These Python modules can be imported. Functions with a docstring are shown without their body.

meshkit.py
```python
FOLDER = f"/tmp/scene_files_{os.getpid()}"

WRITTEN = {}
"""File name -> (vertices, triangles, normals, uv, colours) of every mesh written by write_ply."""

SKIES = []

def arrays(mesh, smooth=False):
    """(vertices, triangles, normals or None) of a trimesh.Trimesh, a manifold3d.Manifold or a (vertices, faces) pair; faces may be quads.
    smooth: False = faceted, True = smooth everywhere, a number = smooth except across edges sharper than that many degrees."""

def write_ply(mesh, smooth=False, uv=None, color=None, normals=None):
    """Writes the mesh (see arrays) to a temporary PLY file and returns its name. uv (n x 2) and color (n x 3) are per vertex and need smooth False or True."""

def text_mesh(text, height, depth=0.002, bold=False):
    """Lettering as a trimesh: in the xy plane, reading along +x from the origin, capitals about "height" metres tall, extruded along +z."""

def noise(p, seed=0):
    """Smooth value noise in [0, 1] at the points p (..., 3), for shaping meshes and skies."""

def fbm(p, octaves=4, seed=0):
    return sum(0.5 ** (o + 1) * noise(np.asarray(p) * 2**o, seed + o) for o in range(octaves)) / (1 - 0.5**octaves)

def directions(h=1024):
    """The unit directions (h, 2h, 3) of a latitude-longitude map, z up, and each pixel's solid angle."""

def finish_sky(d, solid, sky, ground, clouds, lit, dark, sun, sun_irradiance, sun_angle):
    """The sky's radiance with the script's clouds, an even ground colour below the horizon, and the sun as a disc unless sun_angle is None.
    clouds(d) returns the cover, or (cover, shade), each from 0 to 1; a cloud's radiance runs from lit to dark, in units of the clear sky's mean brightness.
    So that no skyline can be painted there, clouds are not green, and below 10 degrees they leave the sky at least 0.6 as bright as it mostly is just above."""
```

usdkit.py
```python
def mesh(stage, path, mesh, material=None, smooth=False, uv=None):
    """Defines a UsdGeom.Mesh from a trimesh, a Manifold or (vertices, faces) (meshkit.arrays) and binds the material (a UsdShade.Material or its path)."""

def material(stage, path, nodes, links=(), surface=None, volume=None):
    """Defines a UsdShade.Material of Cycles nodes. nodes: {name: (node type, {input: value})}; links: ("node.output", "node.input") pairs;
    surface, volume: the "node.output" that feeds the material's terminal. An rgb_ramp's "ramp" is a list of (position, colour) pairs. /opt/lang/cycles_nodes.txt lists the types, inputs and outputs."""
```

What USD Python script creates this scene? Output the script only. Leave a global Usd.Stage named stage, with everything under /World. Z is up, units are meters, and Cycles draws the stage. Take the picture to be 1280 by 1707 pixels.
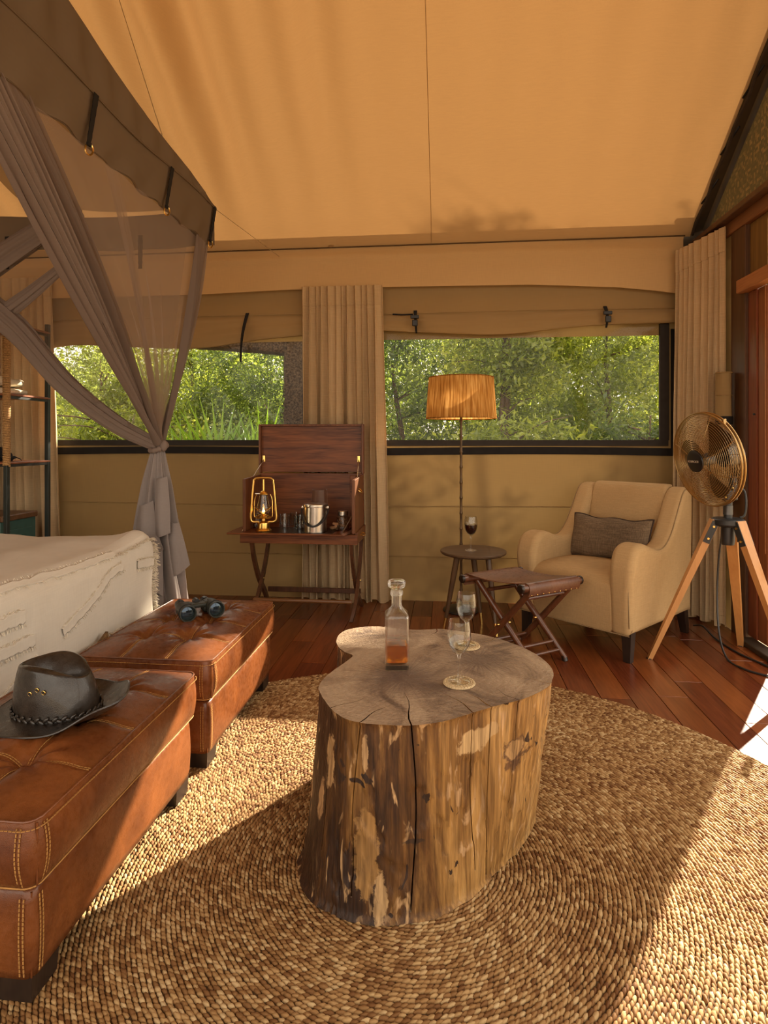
import math, random
import numpy as np
import trimesh, usdkit, meshkit, mapbox_earcut
import manifold3d as m3
from pxr import Usd, UsdGeom, UsdLux, UsdShade, Gf, Sdf, Vt

stage = Usd.Stage.CreateInMemory()
UsdGeom.SetStageUpAxis(stage, UsdGeom.Tokens.z)
UsdGeom.SetStageMetersPerUnit(stage, 1.0)
UsdGeom.Xform.Define(stage, '/World')
UsdGeom.Scope.Define(stage, '/World/Looks')
rng = np.random.default_rng(7)
random.seed(7)

# ------------------------------------------------------------------ camera
YAW = 6.0
cam = UsdGeom.Camera.Define(stage, '/World/camera')
cam.AddTranslateOp().Set(Gf.Vec3d(0, 0, 1.2))
cam.AddRotateZOp().Set(YAW)
cam.AddRotateXOp().Set(90.0)
cam.CreateHorizontalApertureAttr(36.0)
cam.CreateVerticalApertureAttr(36.0 * 1707 / 1280)
cam.CreateFocalLengthAttr(36.0 * 1000 / 1280)
cam.CreateVerticalApertureOffsetAttr(-(853.5 - 733) / 1280 * 36.0)
cam.CreateFStopAttr(0.0)
cam.CreateClippingRangeAttr(Gf.Vec2f(0.05, 500))
cam.CreateExposureAttr(0.45)

# ------------------------------------------------------------------ light
SUN = np.array([0.545, 0.838, 0.50]); SUN /= np.linalg.norm(SUN)
sun = UsdLux.DistantLight.Define(stage, '/World/sun')
sun.CreateIntensityAttr(1.0)
sun.CreateExposureAttr(0.0)
sun.CreateColorAttr(Gf.Vec3f(4.5, 3.8, 2.9))
sun.CreateAngleAttr(0.6); sun.CreateNormalizeAttr(True)
_el = math.degrees(math.asin(SUN[2])); _az = math.degrees(math.atan2(SUN[1], SUN[0]))
sun.AddRotateZOp().Set(_az + 90.0)          # the light shines along its -z
sun.AddRotateXOp().Set(90.0 - _el)
dome = UsdLux.DomeLight.Define(stage, '/World/sky')
dome.CreateIntensityAttr(1.0)
dome.CreateColorAttr(Gf.Vec3f(0.57, 0.50, 0.415))

# ------------------------------------------------------------------ helpers
def lin(*c):
    if len(c) == 1: c = c[0]
    c = np.array(c, float) / 255.0
    return tuple(np.where(c <= 0.04045, c / 12.92, ((c + 0.055) / 1.055) ** 2.4))

_names = {}
def path_of(parent, name):
    base = (parent.GetPath().pathString if parent is not None else '/World') + '/' + name
    n = _names.get(base, 0); _names[base] = n + 1
    return base if n == 0 else f'{base}_{n:03d}'

def tag(p, label=None, cat=None, group=None, kind=None):
    for k, v in (('label', label), ('category', cat), ('group', group), ('kind', kind)):
        if v: p.SetCustomDataByKey(k, v)
    return p

def thing(name, label, cat, loc=(0, 0, 0), rotz=0.0, group=None, kind=None):
    x = UsdGeom.Xform.Define(stage, path_of(None, name))
    x.AddTranslateOp().Set(Gf.Vec3d(*map(float, loc)))
    x.AddRotateZOp().Set(float(rotz))
    return tag(x.GetPrim(), label, cat, group, kind)

def struct(name):
    return tag(UsdGeom.Xform.Define(stage, path_of(None, name)).GetPrim(), kind='structure')

def part(parent, name, mesh, m, smooth=30, label=None, kind=None, subdiv=False):
    p = usdkit.mesh(stage, path_of(parent, name), mesh, m, smooth=smooth)
    return tag(p.GetPrim(), label, None, None, kind)

def single(name, mesh, m, label=None, cat=None, group=None, kind=None, smooth=30):
    p = usdkit.mesh(stage, path_of(None, name), mesh, m, smooth=smooth)
    return tag(p.GetPrim(), label, cat, group, kind)

def copy_of(root, label, loc, rotz=0.0, group=None):
    was = root.GetCustomData()
    name = root.GetName()
    while name[-4:-3] == '_' and name[-3:].isdigit(): name = name[:-4]
    r = thing(name, label, was['category'], loc, rotz, group or was.get('group'))
    r.GetReferences().AddInternalReference(root.GetPath())
    r.SetInstanceable(True)
    return r

# ---- shapes (trimesh)
def T(v, f):
    v = np.asarray(v, float); f = np.asarray(f, int)
    if f.ndim == 2 and f.shape[1] == 4: f = np.vstack([f[:, [0, 1, 2]], f[:, [0, 2, 3]]])
    return trimesh.Trimesh(v, f, process=False)
def join(*ms):
    ms = [m for m in (ms[0] if len(ms) == 1 and isinstance(ms[0], list) else ms)]
    return trimesh.util.concatenate(ms) if len(ms) > 1 else ms[0]
def move(m, t): m = m.copy(); m.apply_translation(t); return m
def rot(m, axis, deg, about=(0, 0, 0)):
    m = m.copy(); m.apply_transform(trimesh.transformations.rotation_matrix(math.radians(deg), axis, about)); return m
def scl(m, s): m = m.copy(); m.vertices = m.vertices * np.asarray(s, float); return m
def cbox(size, c=(0, 0, 0), b=0.004):
    """box with chamfered edges, size full, c centre"""
    a = np.asarray(size, float) / 2; b = min(b, a.min() * 0.49)
    pts = []
    for sx in (-1, 1):
        for sy in (-1, 1):
            for sz in (-1, 1):
                s = np.array([sx, sy, sz])
                for k in range(3):
                    q = a - b; q[k] = a[k]
                    pts.append(s * q)
    m = trimesh.convex.convex_hull(np.array(pts) + np.asarray(c, float)); return m
def bbox(x0, x1, y0, y1, z0, z1, b=0.004):
    return cbox((abs(x1 - x0), abs(y1 - y0), abs(z1 - z0)), ((x0 + x1) / 2, (y0 + y1) / 2, (z0 + z1) / 2), b)
def tm(man):
    m = man.to_mesh(); return trimesh.Trimesh(np.array(m.vert_properties[:, :3]), np.array(m.tri_verts), process=False)
def man(t):
    t = trimesh.Trimesh(t.vertices, t.faces, process=True)
    return m3.Manifold(m3.Mesh(np.asarray(t.vertices, np.float32), np.asarray(t.faces, np.uint32)))
def rbox(size, c=(0, 0, 0), r=0.02, n=12):
    a = np.asarray(size, float) / 2 - r
    ss = [m3.Manifold.sphere(r, n).translate([x * a[0], y * a[1], z * a[2]]) for x in (-1, 1) for y in (-1, 1) for z in (-1, 1)]
    return move(tm(m3.Manifold.batch_hull(ss)), c)
def frame_of(pts):
    P = np.asarray(pts, float); t = np.gradient(P, axis=0); t /= np.maximum(np.linalg.norm(t, axis=1, keepdims=True), 1e-12)
    u = np.zeros_like(P); ref = np.array([0, 0, 1.0]) if abs(t[0][2]) < 0.9 else np.array([1.0, 0, 0])
    v = np.cross(t[0], ref); v /= np.linalg.norm(v)
    for i in range(len(P)):
        v = v - t[i] * (v @ t[i]); v /= max(np.linalg.norm(v), 1e-12); u[i] = v
    return P, t, u, np.cross(t, u)
def tube(pts, r, n=8, closed=False, flat=1.0):
    """swept round bar; r number or per point"""
    if closed:
        P = np.asarray(pts, float); Q = np.vstack([P, P[:1]])
        P2, t, u, w = frame_of(np.vstack([P[-1:], P, P[:2]])); u, w = u[1:-2], w[1:-2]
    else:
        P, t, u, w = frame_of(pts)
    r = np.broadcast_to(np.asarray(r, float), (len(P),))
    a = np.linspace(0, 2 * np.pi, n, endpoint=False)
    V = P[:, None] + r[:, None, None] * (np.cos(a)[None, :, None] * u[:, None] + flat * np.sin(a)[None, :, None] * w[:, None])
    m = len(P); F = []
    for i in range(m if closed else m - 1):
        j = (i + 1) % m
        for k in range(n):
            l = (k + 1) % n; F.append((i * n + k, i * n + l, j * n + l, j * n + k))
    V = V.reshape(-1, 3); t3 = T(V, F)
    if not closed:
        c0 = len(V); V = np.vstack([V, P[0], P[-1]]); G = list(map(tuple, t3.faces))
        for k in range(n):
            l = (k + 1) % n; G += [(c0, l, k), (c0 + 1, (m - 1) * n + k, (m - 1) * n + l)]
        t3 = T(V, G)
    return t3
def bar(a, b, r0, r1=None, n=10):
    return tube([a, b], [r0, r0 if r1 is None else r1], n)
def plank(a, b, w, h, up=(0, 0, 1), w2=None, h2=None, bev=0.0):
    """rectangular bar from a to b; w across, h along 'up'"""
    a, b, up = (np.asarray(x, float) for x in (a, b, up)); d = b - a; d /= np.linalg.norm(d)
    s = np.cross(d, up); s /= np.linalg.norm(s); u = np.cross(s, d); w2 = w2 or w; h2 = h2 or h; P = []
    for p, ww, hh in ((a, w, h), (b, w2, h2)):
        for i, j in ((-1, -1), (1, -1), (1, 1), (-1, 1)):
            if bev:
                P += [p + s * i * (ww / 2 - bev) + u * j * hh / 2, p + s * i * ww / 2 + u * j * (hh / 2 - bev)]
            else: P.append(p + s * i * ww / 2 + u * j * hh / 2)
    return trimesh.convex.convex_hull(np.array(P))
def lathe(prof, n=32, c=(0, 0, 0)):
    prof = np.asarray(prof, float); a = np.linspace(0, 2 * np.pi, n, endpoint=False); m = len(prof)
    V = np.stack([prof[:, 0:1] * np.cos(a), prof[:, 0:1] * np.sin(a), np.broadcast_to(prof[:, 1:2], (m, n))], -1).reshape(-1, 3)
    F = [(i * n + k, i * n + (k + 1) % n, (i + 1) * n + (k + 1) % n, (i + 1) * n + k) for i in range(m - 1) for k in range(n)]
    t = T(V, F); t = trimesh.Trimesh(t.vertices, t.faces, process=True)
    t.update_faces(t.nondegenerate_faces()); return move(t, c)
def ringpts(r, n=32, c=(0, 0, 0), ex=(1, 0, 0), ey=(0, 1, 0)):
    a = np.linspace(0, 2 * np.pi, n, endpoint=False)[:, None]
    return np.asarray(c, float) + r * (np.cos(a) * np.asarray(ex, float) + np.sin(a) * np.asarray(ey, float))
def grid(P, closed_u=False):
    P = np.asarray(P, float); nu, nv = P.shape[:2]; F = []
    for i in range(nu if closed_u else nu - 1):
        j = (i + 1) % nu
        for k in range(nv - 1): F.append((i * nv + k, j * nv + k, j * nv + k + 1, i * nv + k + 1))
    return T(P.reshape(-1, 3), F)
def solid(P, th, direction=None):
    """cloth sheet grid given thickness th"""
    P = np.asarray(P, float); g = grid(P); n = g.vertex_normals.reshape(P.shape) if direction is None else np.broadcast_to(np.asarray(direction, float), P.shape)
    A, B = P + n * th / 2, P - n * th / 2; nu, nv = P.shape[:2]
    a, b = grid(A), grid(B); b.faces = b.faces[:, ::-1]
    rim = [(i, 0) for i in range(nu)] + [(nu - 1, k) for k in range(1, nv)] + [(i, nv - 1) for i in range(nu - 2, -1, -1)] + [(0, k) for k in range(nv - 2, 0, -1)]
    ra = np.array([A[i, k] for i, k in rim]); rb = np.array([B[i, k] for i, k in rim]); m = len(rim)
    s = T(np.vstack([ra, rb]), [(k, m + k, m + (k + 1) % m, (k + 1) % m) for k in range(m)])
    return join(a, b, s)
def spline(pts, n=40, closed=False):
    """Catmull-Rom through the points"""
    P = np.asarray(pts, float); Q = np.vstack([P[-1:], P, P[:2]]) if closed else np.vstack([2 * P[0] - P[1], P, 2 * P[-1] - P[-2]])
    out, segs = [], len(Q) - 3; ts = np.linspace(0, segs, n, endpoint=not closed)
    for t in ts:
        i = min(int(t), segs - 1); f = t - i; a, b, c, d = Q[i:i + 4]
        out.append(0.5 * (2 * b + (c - a) * f + (2 * a - 5 * b + 4 * c - d) * f * f + (3 * b - a - 3 * c + d) * f ** 3))
    return np.array(out)
def earcut(poly):
    poly = np.asarray(poly, np.float64)[:, :2]
    return mapbox_earcut.triangulate_float64(poly, np.array([len(poly)], np.uint32)).reshape(-1, 3).astype(int)
def area2(p): return np.sum(p[:, 0] * np.roll(p[:, 1], -1) - np.roll(p[:, 0], -1) * p[:, 1])
def slab(poly, th, r=0.0, n=4):
    """polygon (x,y) extruded along z by th (centred), edges rounded by r"""
    p = np.asarray(poly, float)
    if area2(p) < 0: p = p[::-1]
    d = np.roll(p, -1, 0) - np.roll(p, 1, 0); nrm = np.stack([d[:, 1], -d[:, 0]], 1); nrm /= np.linalg.norm(nrm, axis=1, keepdims=True)
    prof = [(0, -th / 2), (0, th / 2)] if r <= 0 else [(r * (1 - math.sin(a)), -th / 2 + r * (1 - math.cos(a))) for a in np.linspace(0, math.pi / 2, n)] + [(r * (1 - math.cos(a)), th / 2 - r * (1 - math.sin(a))) for a in np.linspace(0, math.pi / 2, n)]
    V = np.vstack([np.c_[p - nrm * i, np.full(len(p), z)] for i, z in prof]); m = len(p); F = []
    for i in range(len(prof) - 1):
        for k in range(m): F.append((i * m + k, i * m + (k + 1) % m, (i + 1) * m + (k + 1) % m, (i + 1) * m + k))
    t = T(V, F); e0 = earcut(V[:m]); e1 = earcut(V[-m:])
    def orient(e, base, up):
        q = V[base + e]; z = np.cross(q[:, 1] - q[:, 0], q[:, 2] - q[:, 0])[:, 2]; e = e.copy(); bad = (z > 0) != up; e[bad] = e[bad][:, ::-1]; return e + base
    return T(V, np.vstack([t.faces, orient(e0, 0, False), orient(e1, len(V) - m, True)]))
def axes(m, ex, ey, ez, c=(0, 0, 0)):
    m = m.copy(); m.vertices = m.vertices @ np.array([ex, ey, ez], float) + np.asarray(c, float)
    if np.linalg.det(np.array([ex, ey, ez], float)) < 0: m.faces = m.faces[:, ::-1]
    return m
def unit(v): v = np.asarray(v, float); return v / np.linalg.norm(v)
def fb(p, s, seed=0, o=4): return meshkit.fbm(np.asarray(p, float) * s + 31.7, o, seed) - 0.5

# ------------------------------------------------------------------ materials
_mats = {}
def mat(name, nodes, links, surface):
    if name not in _mats: _mats[name] = usdkit.material(stage, '/World/Looks/' + name, nodes, links, surface=surface)
    return _mats[name]
def plain(name, col, rough=0.5, metal=0.0, vary=0.12, scale=25, bump=0.0, bscale=200, stretch=(1, 1, 1), spec=0.5, **kw):
    """principled with gentle procedural mottling and optional fine bump"""
    c = np.array(col)
    nodes = {'g': ('geometry', {}), 'm': ('mapping', {'scale': tuple(np.array(stretch, float) * scale)}), 'n': ('noise_texture', {'scale': 1.0, 'detail': 4.0}),
             'r': ('rgb_ramp', {'ramp': [(0.3, tuple(c * (1 - vary))), (0.7, tuple(np.minimum(c * (1 + vary), 1)))]}),
             'p': ('principled_bsdf', {'roughness': rough, 'metallic': metal, 'specular_ior_level': spec, **kw})}
    links = [('g.position', 'm.vector'), ('m.vector', 'n.vector'), ('n.fac', 'r.fac'), ('r.color', 'p.base_color')]
    if bump:
        nodes['bn'] = ('noise_texture', {'scale': float(bscale), 'detail': 3.0}); nodes['b'] = ('bump', {'strength': bump, 'distance': 0.002})
        links += [('g.position', 'bn.vector'), ('bn.fac', 'b.height'), ('b.normal', 'p.normal')]
    return mat(name, nodes, links, 'p.BSDF')
def wood(name, c1, c2, along='x', scale=1.0, rough=0.4, coat=0.0, rand=0.0, contrast=0.22, bump=0.15, spec=0.5):
    s = {'x': (1.6, 22, 22), 'y': (22, 1.6, 22), 'z': (22, 22, 1.6)}[along]
    c1, c2 = np.array(c1), np.array(c2)
    nodes = {'g': ('geometry', {}), 'o': ('object_info', {}), 'cx': ('combine_xyz', {}), 'ml': ('math', {'math_type': 'multiply', 'value2': 37.0 if rand else 0.0}),
             'ad': ('vector_math', {'math_type': 'add'}), 'm': ('mapping', {'scale': tuple(np.array(s) * scale)}),
             'n': ('noise_texture', {'scale': 1.0, 'detail': 6.0, 'roughness': 0.62, 'distortion': 0.6}),
             'n2': ('noise_texture', {'scale': 5.0, 'detail': 3.0, 'roughness': 0.6}),
             'mx': ('mix_float', {'fac': 0.3}),
             'r': ('rgb_ramp', {'ramp': [(0.5 - contrast, tuple(c1)), (0.5, tuple((c1 + c2) / 2)), (0.5 + contrast, tuple(c2))]}),
             'mr': ('map_range', {'from_min': 0.0, 'from_max': 1.0, 'to_min': 1 - rand, 'to_max': 1 + rand}),
             'hs': ('hsv', {}), 'b': ('bump', {'strength': bump, 'distance': 0.002}),
             'p': ('principled_bsdf', {'roughness': rough, 'coat_weight': coat, 'coat_roughness': 0.15, 'specular_ior_level': spec})}
    links = [('o.random', 'ml.value1'), ('ml.value', 'cx.x'), ('ml.value', 'cx.y'), ('ml.value', 'cx.z'), ('g.position', 'ad.vector1'), ('cx.vector', 'ad.vector2'), ('ad.vector', 'm.vector'),
             ('m.vector', 'n.vector'), ('m.vector', 'n2.vector'), ('n.fac', 'mx.a'), ('n2.fac', 'mx.b'), ('mx.result', 'r.fac'), ('o.random', 'mr.value'), ('r.color', 'hs.color'), ('mr.result', 'hs.value'),
             ('hs.color', 'p.base_color'), ('n2.fac', 'b.height'), ('b.normal', 'p.normal')]
    return mat(name, nodes, links, 'p.BSDF')
def cloth(name, col, trans=0.0, tcol=None, weave=600.0, vary=0.15, rough=0.9, bump=0.25, slub=1.0, sheen=0.0):
    """woven cloth: mottled warp and weft, part of the light passes through"""
    c = np.array(col)
    nodes = {'g': ('geometry', {}), 'm1': ('mapping', {'scale': (weave * 0.5, weave * 0.5, weave * 0.03)}), 'm2': ('mapping', {'scale': (weave * 0.03, weave * 0.03, weave * 0.5)}),
             'n1': ('noise_texture', {'scale': 1.0, 'detail': 2.0}), 'n2': ('noise_texture', {'scale': 1.0, 'detail': 2.0}), 'n3': ('noise_texture', {'scale': 3.0, 'detail': 4.0}),
             'a': ('mix_float', {'fac': 0.5}), 'a2': ('mix_float', {'fac': 0.25}),
             'r': ('rgb_ramp', {'ramp': [(0.3, tuple(c * (1 - vary))), (0.7, tuple(np.minimum(c * (1 + vary), 0.95)))]}),
             'b': ('bump', {'strength': bump, 'distance': 0.001}),
             'p': ('principled_bsdf', {'roughness': rough, 'specular_ior_level': 0.15, 'sheen_weight': sheen})}
    links = [('g.position', 'm1.vector'), ('g.position', 'm2.vector'), ('m1.vector', 'n1.vector'), ('m2.vector', 'n2.vector'), ('g.position', 'n3.vector'), ('n1.fac', 'a.a'), ('n2.fac', 'a.b'),
             ('a.result', 'a2.a'), ('n3.fac', 'a2.b'), ('a2.result', 'r.fac'), ('r.color', 'p.base_color'), ('a.result', 'b.height'), ('b.normal', 'p.normal')]
    surf = 'p.BSDF'
    if trans:
        nodes['t'] = ('translucent_bsdf', {'color': tuple(tcol if tcol is not None else col)}); nodes['mx'] = ('mix_closure', {'fac': trans})
        links += [('p.BSDF', 'mx.closure1'), ('t.BSDF', 'mx.closure2')]; surf = 'mx.closure'
    return mat(name, nodes, links, surf)
def gauze(name, col, clear, tcol=None):
    """fine netting: see-through between its threads"""
    nodes = {'d': ('diffuse_bsdf', {'color': tuple(col)}), 't': ('translucent_bsdf', {'color': tuple(tcol or col)}), 'x': ('mix_closure', {'fac': 0.35}), 'c': ('transparent_bsdf', {}), 'y': ('mix_closure', {'fac': clear})}
    return mat(name, nodes, [('d.BSDF', 'x.closure1'), ('t.BSDF', 'x.closure2'), ('x.closure', 'y.closure1'), ('c.BSDF', 'y.closure2')], 'y.closure')
def leather(name, c1, c2, rough=0.38, scale=7.0, bump=0.2, spec=0.5, coat=0.0):
    nodes = {'g': ('geometry', {}), 'n': ('noise_texture', {'scale': scale, 'detail': 6.0, 'roughness': 0.6, 'distortion': 0.4}), 'v': ('voronoi_texture', {'scale': 420.0}),
             'n2': ('noise_texture', {'scale': 60.0, 'detail': 4.0}), 'mx': ('mix_float', {'fac': 0.13}),
             'r': ('rgb_ramp', {'ramp': [(0.32, tuple(c1)), (0.68, tuple(c2))]}), 'rr': ('map_range', {'from_min': 0.3, 'from_max': 0.7, 'to_min': rough - 0.08, 'to_max': rough + 0.12}),
             'b': ('bump', {'strength': bump, 'distance': 0.001}), 'p': ('principled_bsdf', {'specular_ior_level': spec, 'coat_weight': coat})}
    links = [('g.position', 'n.vector'), ('g.position', 'v.vector'), ('g.position', 'n2.vector'), ('n.fac', 'mx.a'), ('n2.fac', 'mx.b'), ('mx.result', 'r.fac'), ('r.color', 'p.base_color'),
             ('n2.fac', 'rr.value'), ('rr.result', 'p.roughness'), ('v.distance', 'b.height'), ('b.normal', 'p.normal')]
    return mat(name, nodes, links, 'p.BSDF')
def glass(name, col=(1, 1, 1), ior=1.5, rough=0.0):
    return mat(name, {'p': ('principled_bsdf', {'base_color': tuple(col), 'roughness': rough, 'ior': ior, 'transmission_weight': 1.0})}, [], 'p.BSDF')
def emit(name, col, strength):
    return mat(name, {'e': ('emission', {'color': tuple(col), 'strength': strength})}, [], 'e.emission')
# ------------------------------------------------------------------ looks used in many places
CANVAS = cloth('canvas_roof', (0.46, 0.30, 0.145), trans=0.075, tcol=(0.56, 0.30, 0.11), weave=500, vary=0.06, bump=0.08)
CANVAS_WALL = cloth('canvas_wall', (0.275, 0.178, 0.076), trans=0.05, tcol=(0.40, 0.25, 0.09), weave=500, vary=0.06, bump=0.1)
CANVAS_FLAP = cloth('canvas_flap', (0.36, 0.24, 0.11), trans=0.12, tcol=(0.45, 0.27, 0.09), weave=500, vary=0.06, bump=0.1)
LINEN = cloth('linen_curtain', (0.60, 0.44, 0.255), trans=0.22, tcol=(0.62, 0.43, 0.22), weave=420, vary=0.16, bump=0.3)
BLACK_WEB = plain('black_webbing', (0.014, 0.012, 0.011), rough=0.75, bump=0.3, bscale=900, spec=0.2)
DARK_FRAME = plain('dark_window_frame', (0.030, 0.024, 0.020), rough=0.7, spec=0.25)
BRASS = plain('brass', (0.80, 0.52, 0.16), rough=0.22, metal=1.0, vary=0.08)
STEEL = plain('brushed_steel', (0.66, 0.62, 0.55), rough=0.25, metal=1.0, vary=0.05)
BLACK_METAL = plain('black_metal', (0.018, 0.018, 0.018), rough=0.4, vary=0.2)
FLOORWOOD = [wood('floor_board_red', (0.085, 0.019, 0.006), (0.235, 0.062, 0.017), 'y', 1.0, 0.22, 0.15, 0.22),
             wood('floor_board_orange', (0.12, 0.031, 0.009), (0.29, 0.088, 0.023), 'y', 1.0, 0.24, 0.15, 0.20),
             wood('floor_board_dark', (0.070, 0.015, 0.006), (0.17, 0.042, 0.013), 'y', 1.0, 0.22, 0.15, 0.22)]
DARKWOOD = wood('post_wood', (0.045, 0.020, 0.009), (0.13, 0.060, 0.026), 'z', 1.0, 0.5)
REDWOOD = wood('door_wood', (0.13, 0.030, 0.012), (0.25, 0.070, 0.027), 'z', 1.4, 0.35, 0.1)
REDWOOD2 = wood('door_panel_wood', (0.18, 0.050, 0.018), (0.33, 0.115, 0.042), 'z', 1.4, 0.35, 0.1)
LIGHTBEAM = wood('header_wood', (0.30, 0.11, 0.040), (0.50, 0.22, 0.090), 'y', 1.4, 0.45)
OLIVEWOOD = wood('upper_post_wood', (0.12, 0.065, 0.016), (0.25, 0.14, 0.036), 'z', 1.2, 0.5)

WALL_Y, X_L, X_R = 4.48, -4.2, 1.70

# ------------------------------------------------------------------ floor
fl = struct('floor')
part(fl, 'subfloor', bbox(X_L, 1.80, -1.6, 4.6, -0.08, -0.024, 0.0), plain('subfloor_dark', (0.01, 0.006, 0.004), 0.9), smooth=False)
w = 0.136; x = 1.80
while x - w > X_L - 0.01:
    y = 4.55; first = True
    while y > -1.5:
        L = rng.uniform(0.3, 1.6) if first else rng.uniform(0.8, 1.7); first = False
        y0 = max(y - L, -1.6)
        part(fl, 'plank', bbox(x - w + 0.0011, x - 0.0011, y0 + 0.001, y - 0.001, -0.022, rng.uniform(-0.0006, 0.0), 0.0015), FLOORWOOD[rng.choice(3, p=[0.45, 0.33, 0.22])], smooth=False)
        y = y0
    x -= w

# ------------------------------------------------------------------ far wall
def sheet_y(x0, x1, z0, z1, y, nx=40, nz=20, amp=0.006, seed=0, sc=2.0):
    X, Z = np.meshgrid(np.linspace(x0, x1, nx), np.linspace(z0, z1, nz), indexing='ij')
    P = np.stack([X, np.full_like(X, y), Z], -1)
    P[..., 1] += amp * 2 * fb(P * [1, 0, 1.6], sc, seed)
    return P
wb = struct('wall_back')
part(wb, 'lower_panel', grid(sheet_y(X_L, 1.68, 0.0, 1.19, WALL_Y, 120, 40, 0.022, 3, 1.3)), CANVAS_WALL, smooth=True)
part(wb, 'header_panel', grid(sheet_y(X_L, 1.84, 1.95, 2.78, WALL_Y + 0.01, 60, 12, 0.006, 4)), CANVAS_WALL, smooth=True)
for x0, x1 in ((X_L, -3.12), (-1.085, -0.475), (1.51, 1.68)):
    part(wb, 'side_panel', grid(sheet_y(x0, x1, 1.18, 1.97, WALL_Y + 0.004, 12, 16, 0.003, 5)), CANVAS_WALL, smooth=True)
part(wb, 'seam', tube([(xx, WALL_Y - 0.016 + 0.012 * math.sin(xx * 2.1), 0.705 + 0.006 * math.sin(xx * 1.3)) for xx in np.linspace(X_L, 1.66, 60)], 0.0035, 6), CANVAS_WALL)
part(wb, 'seam', tube([(xx, WALL_Y - 0.014, 0.33) for xx in np.linspace(X_L, 1.66, 30)], 0.0025, 6), CANVAS_WALL)
for x0, x1 in ((X_L, -1.0), (-0.52, 1.62)):
    part(wb, 'velcro_strip', grid(np.stack(np.meshgrid(np.linspace(x0, x1, 30), [0.0, 0.054], indexing='ij'), -1) @ np.array([[1, 0, 0.0], [0, 0, 1.0]]) + np.array([0, WALL_Y - 0.017, 1.088])
         + np.stack([np.zeros((30, 2)), np.zeros((30, 2)), 0.006 * np.sin(np.linspace(x0, x1, 30) * 2.3)[:, None] * np.ones((30, 2))], -1)), BLACK_WEB, smooth=True)
part(wb, 'velcro_strip', bbox(1.588, 1.640, WALL_Y - 0.012, WALL_Y - 0.004, 1.09, 1.99, 0.001), BLACK_WEB, smooth=False)

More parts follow.
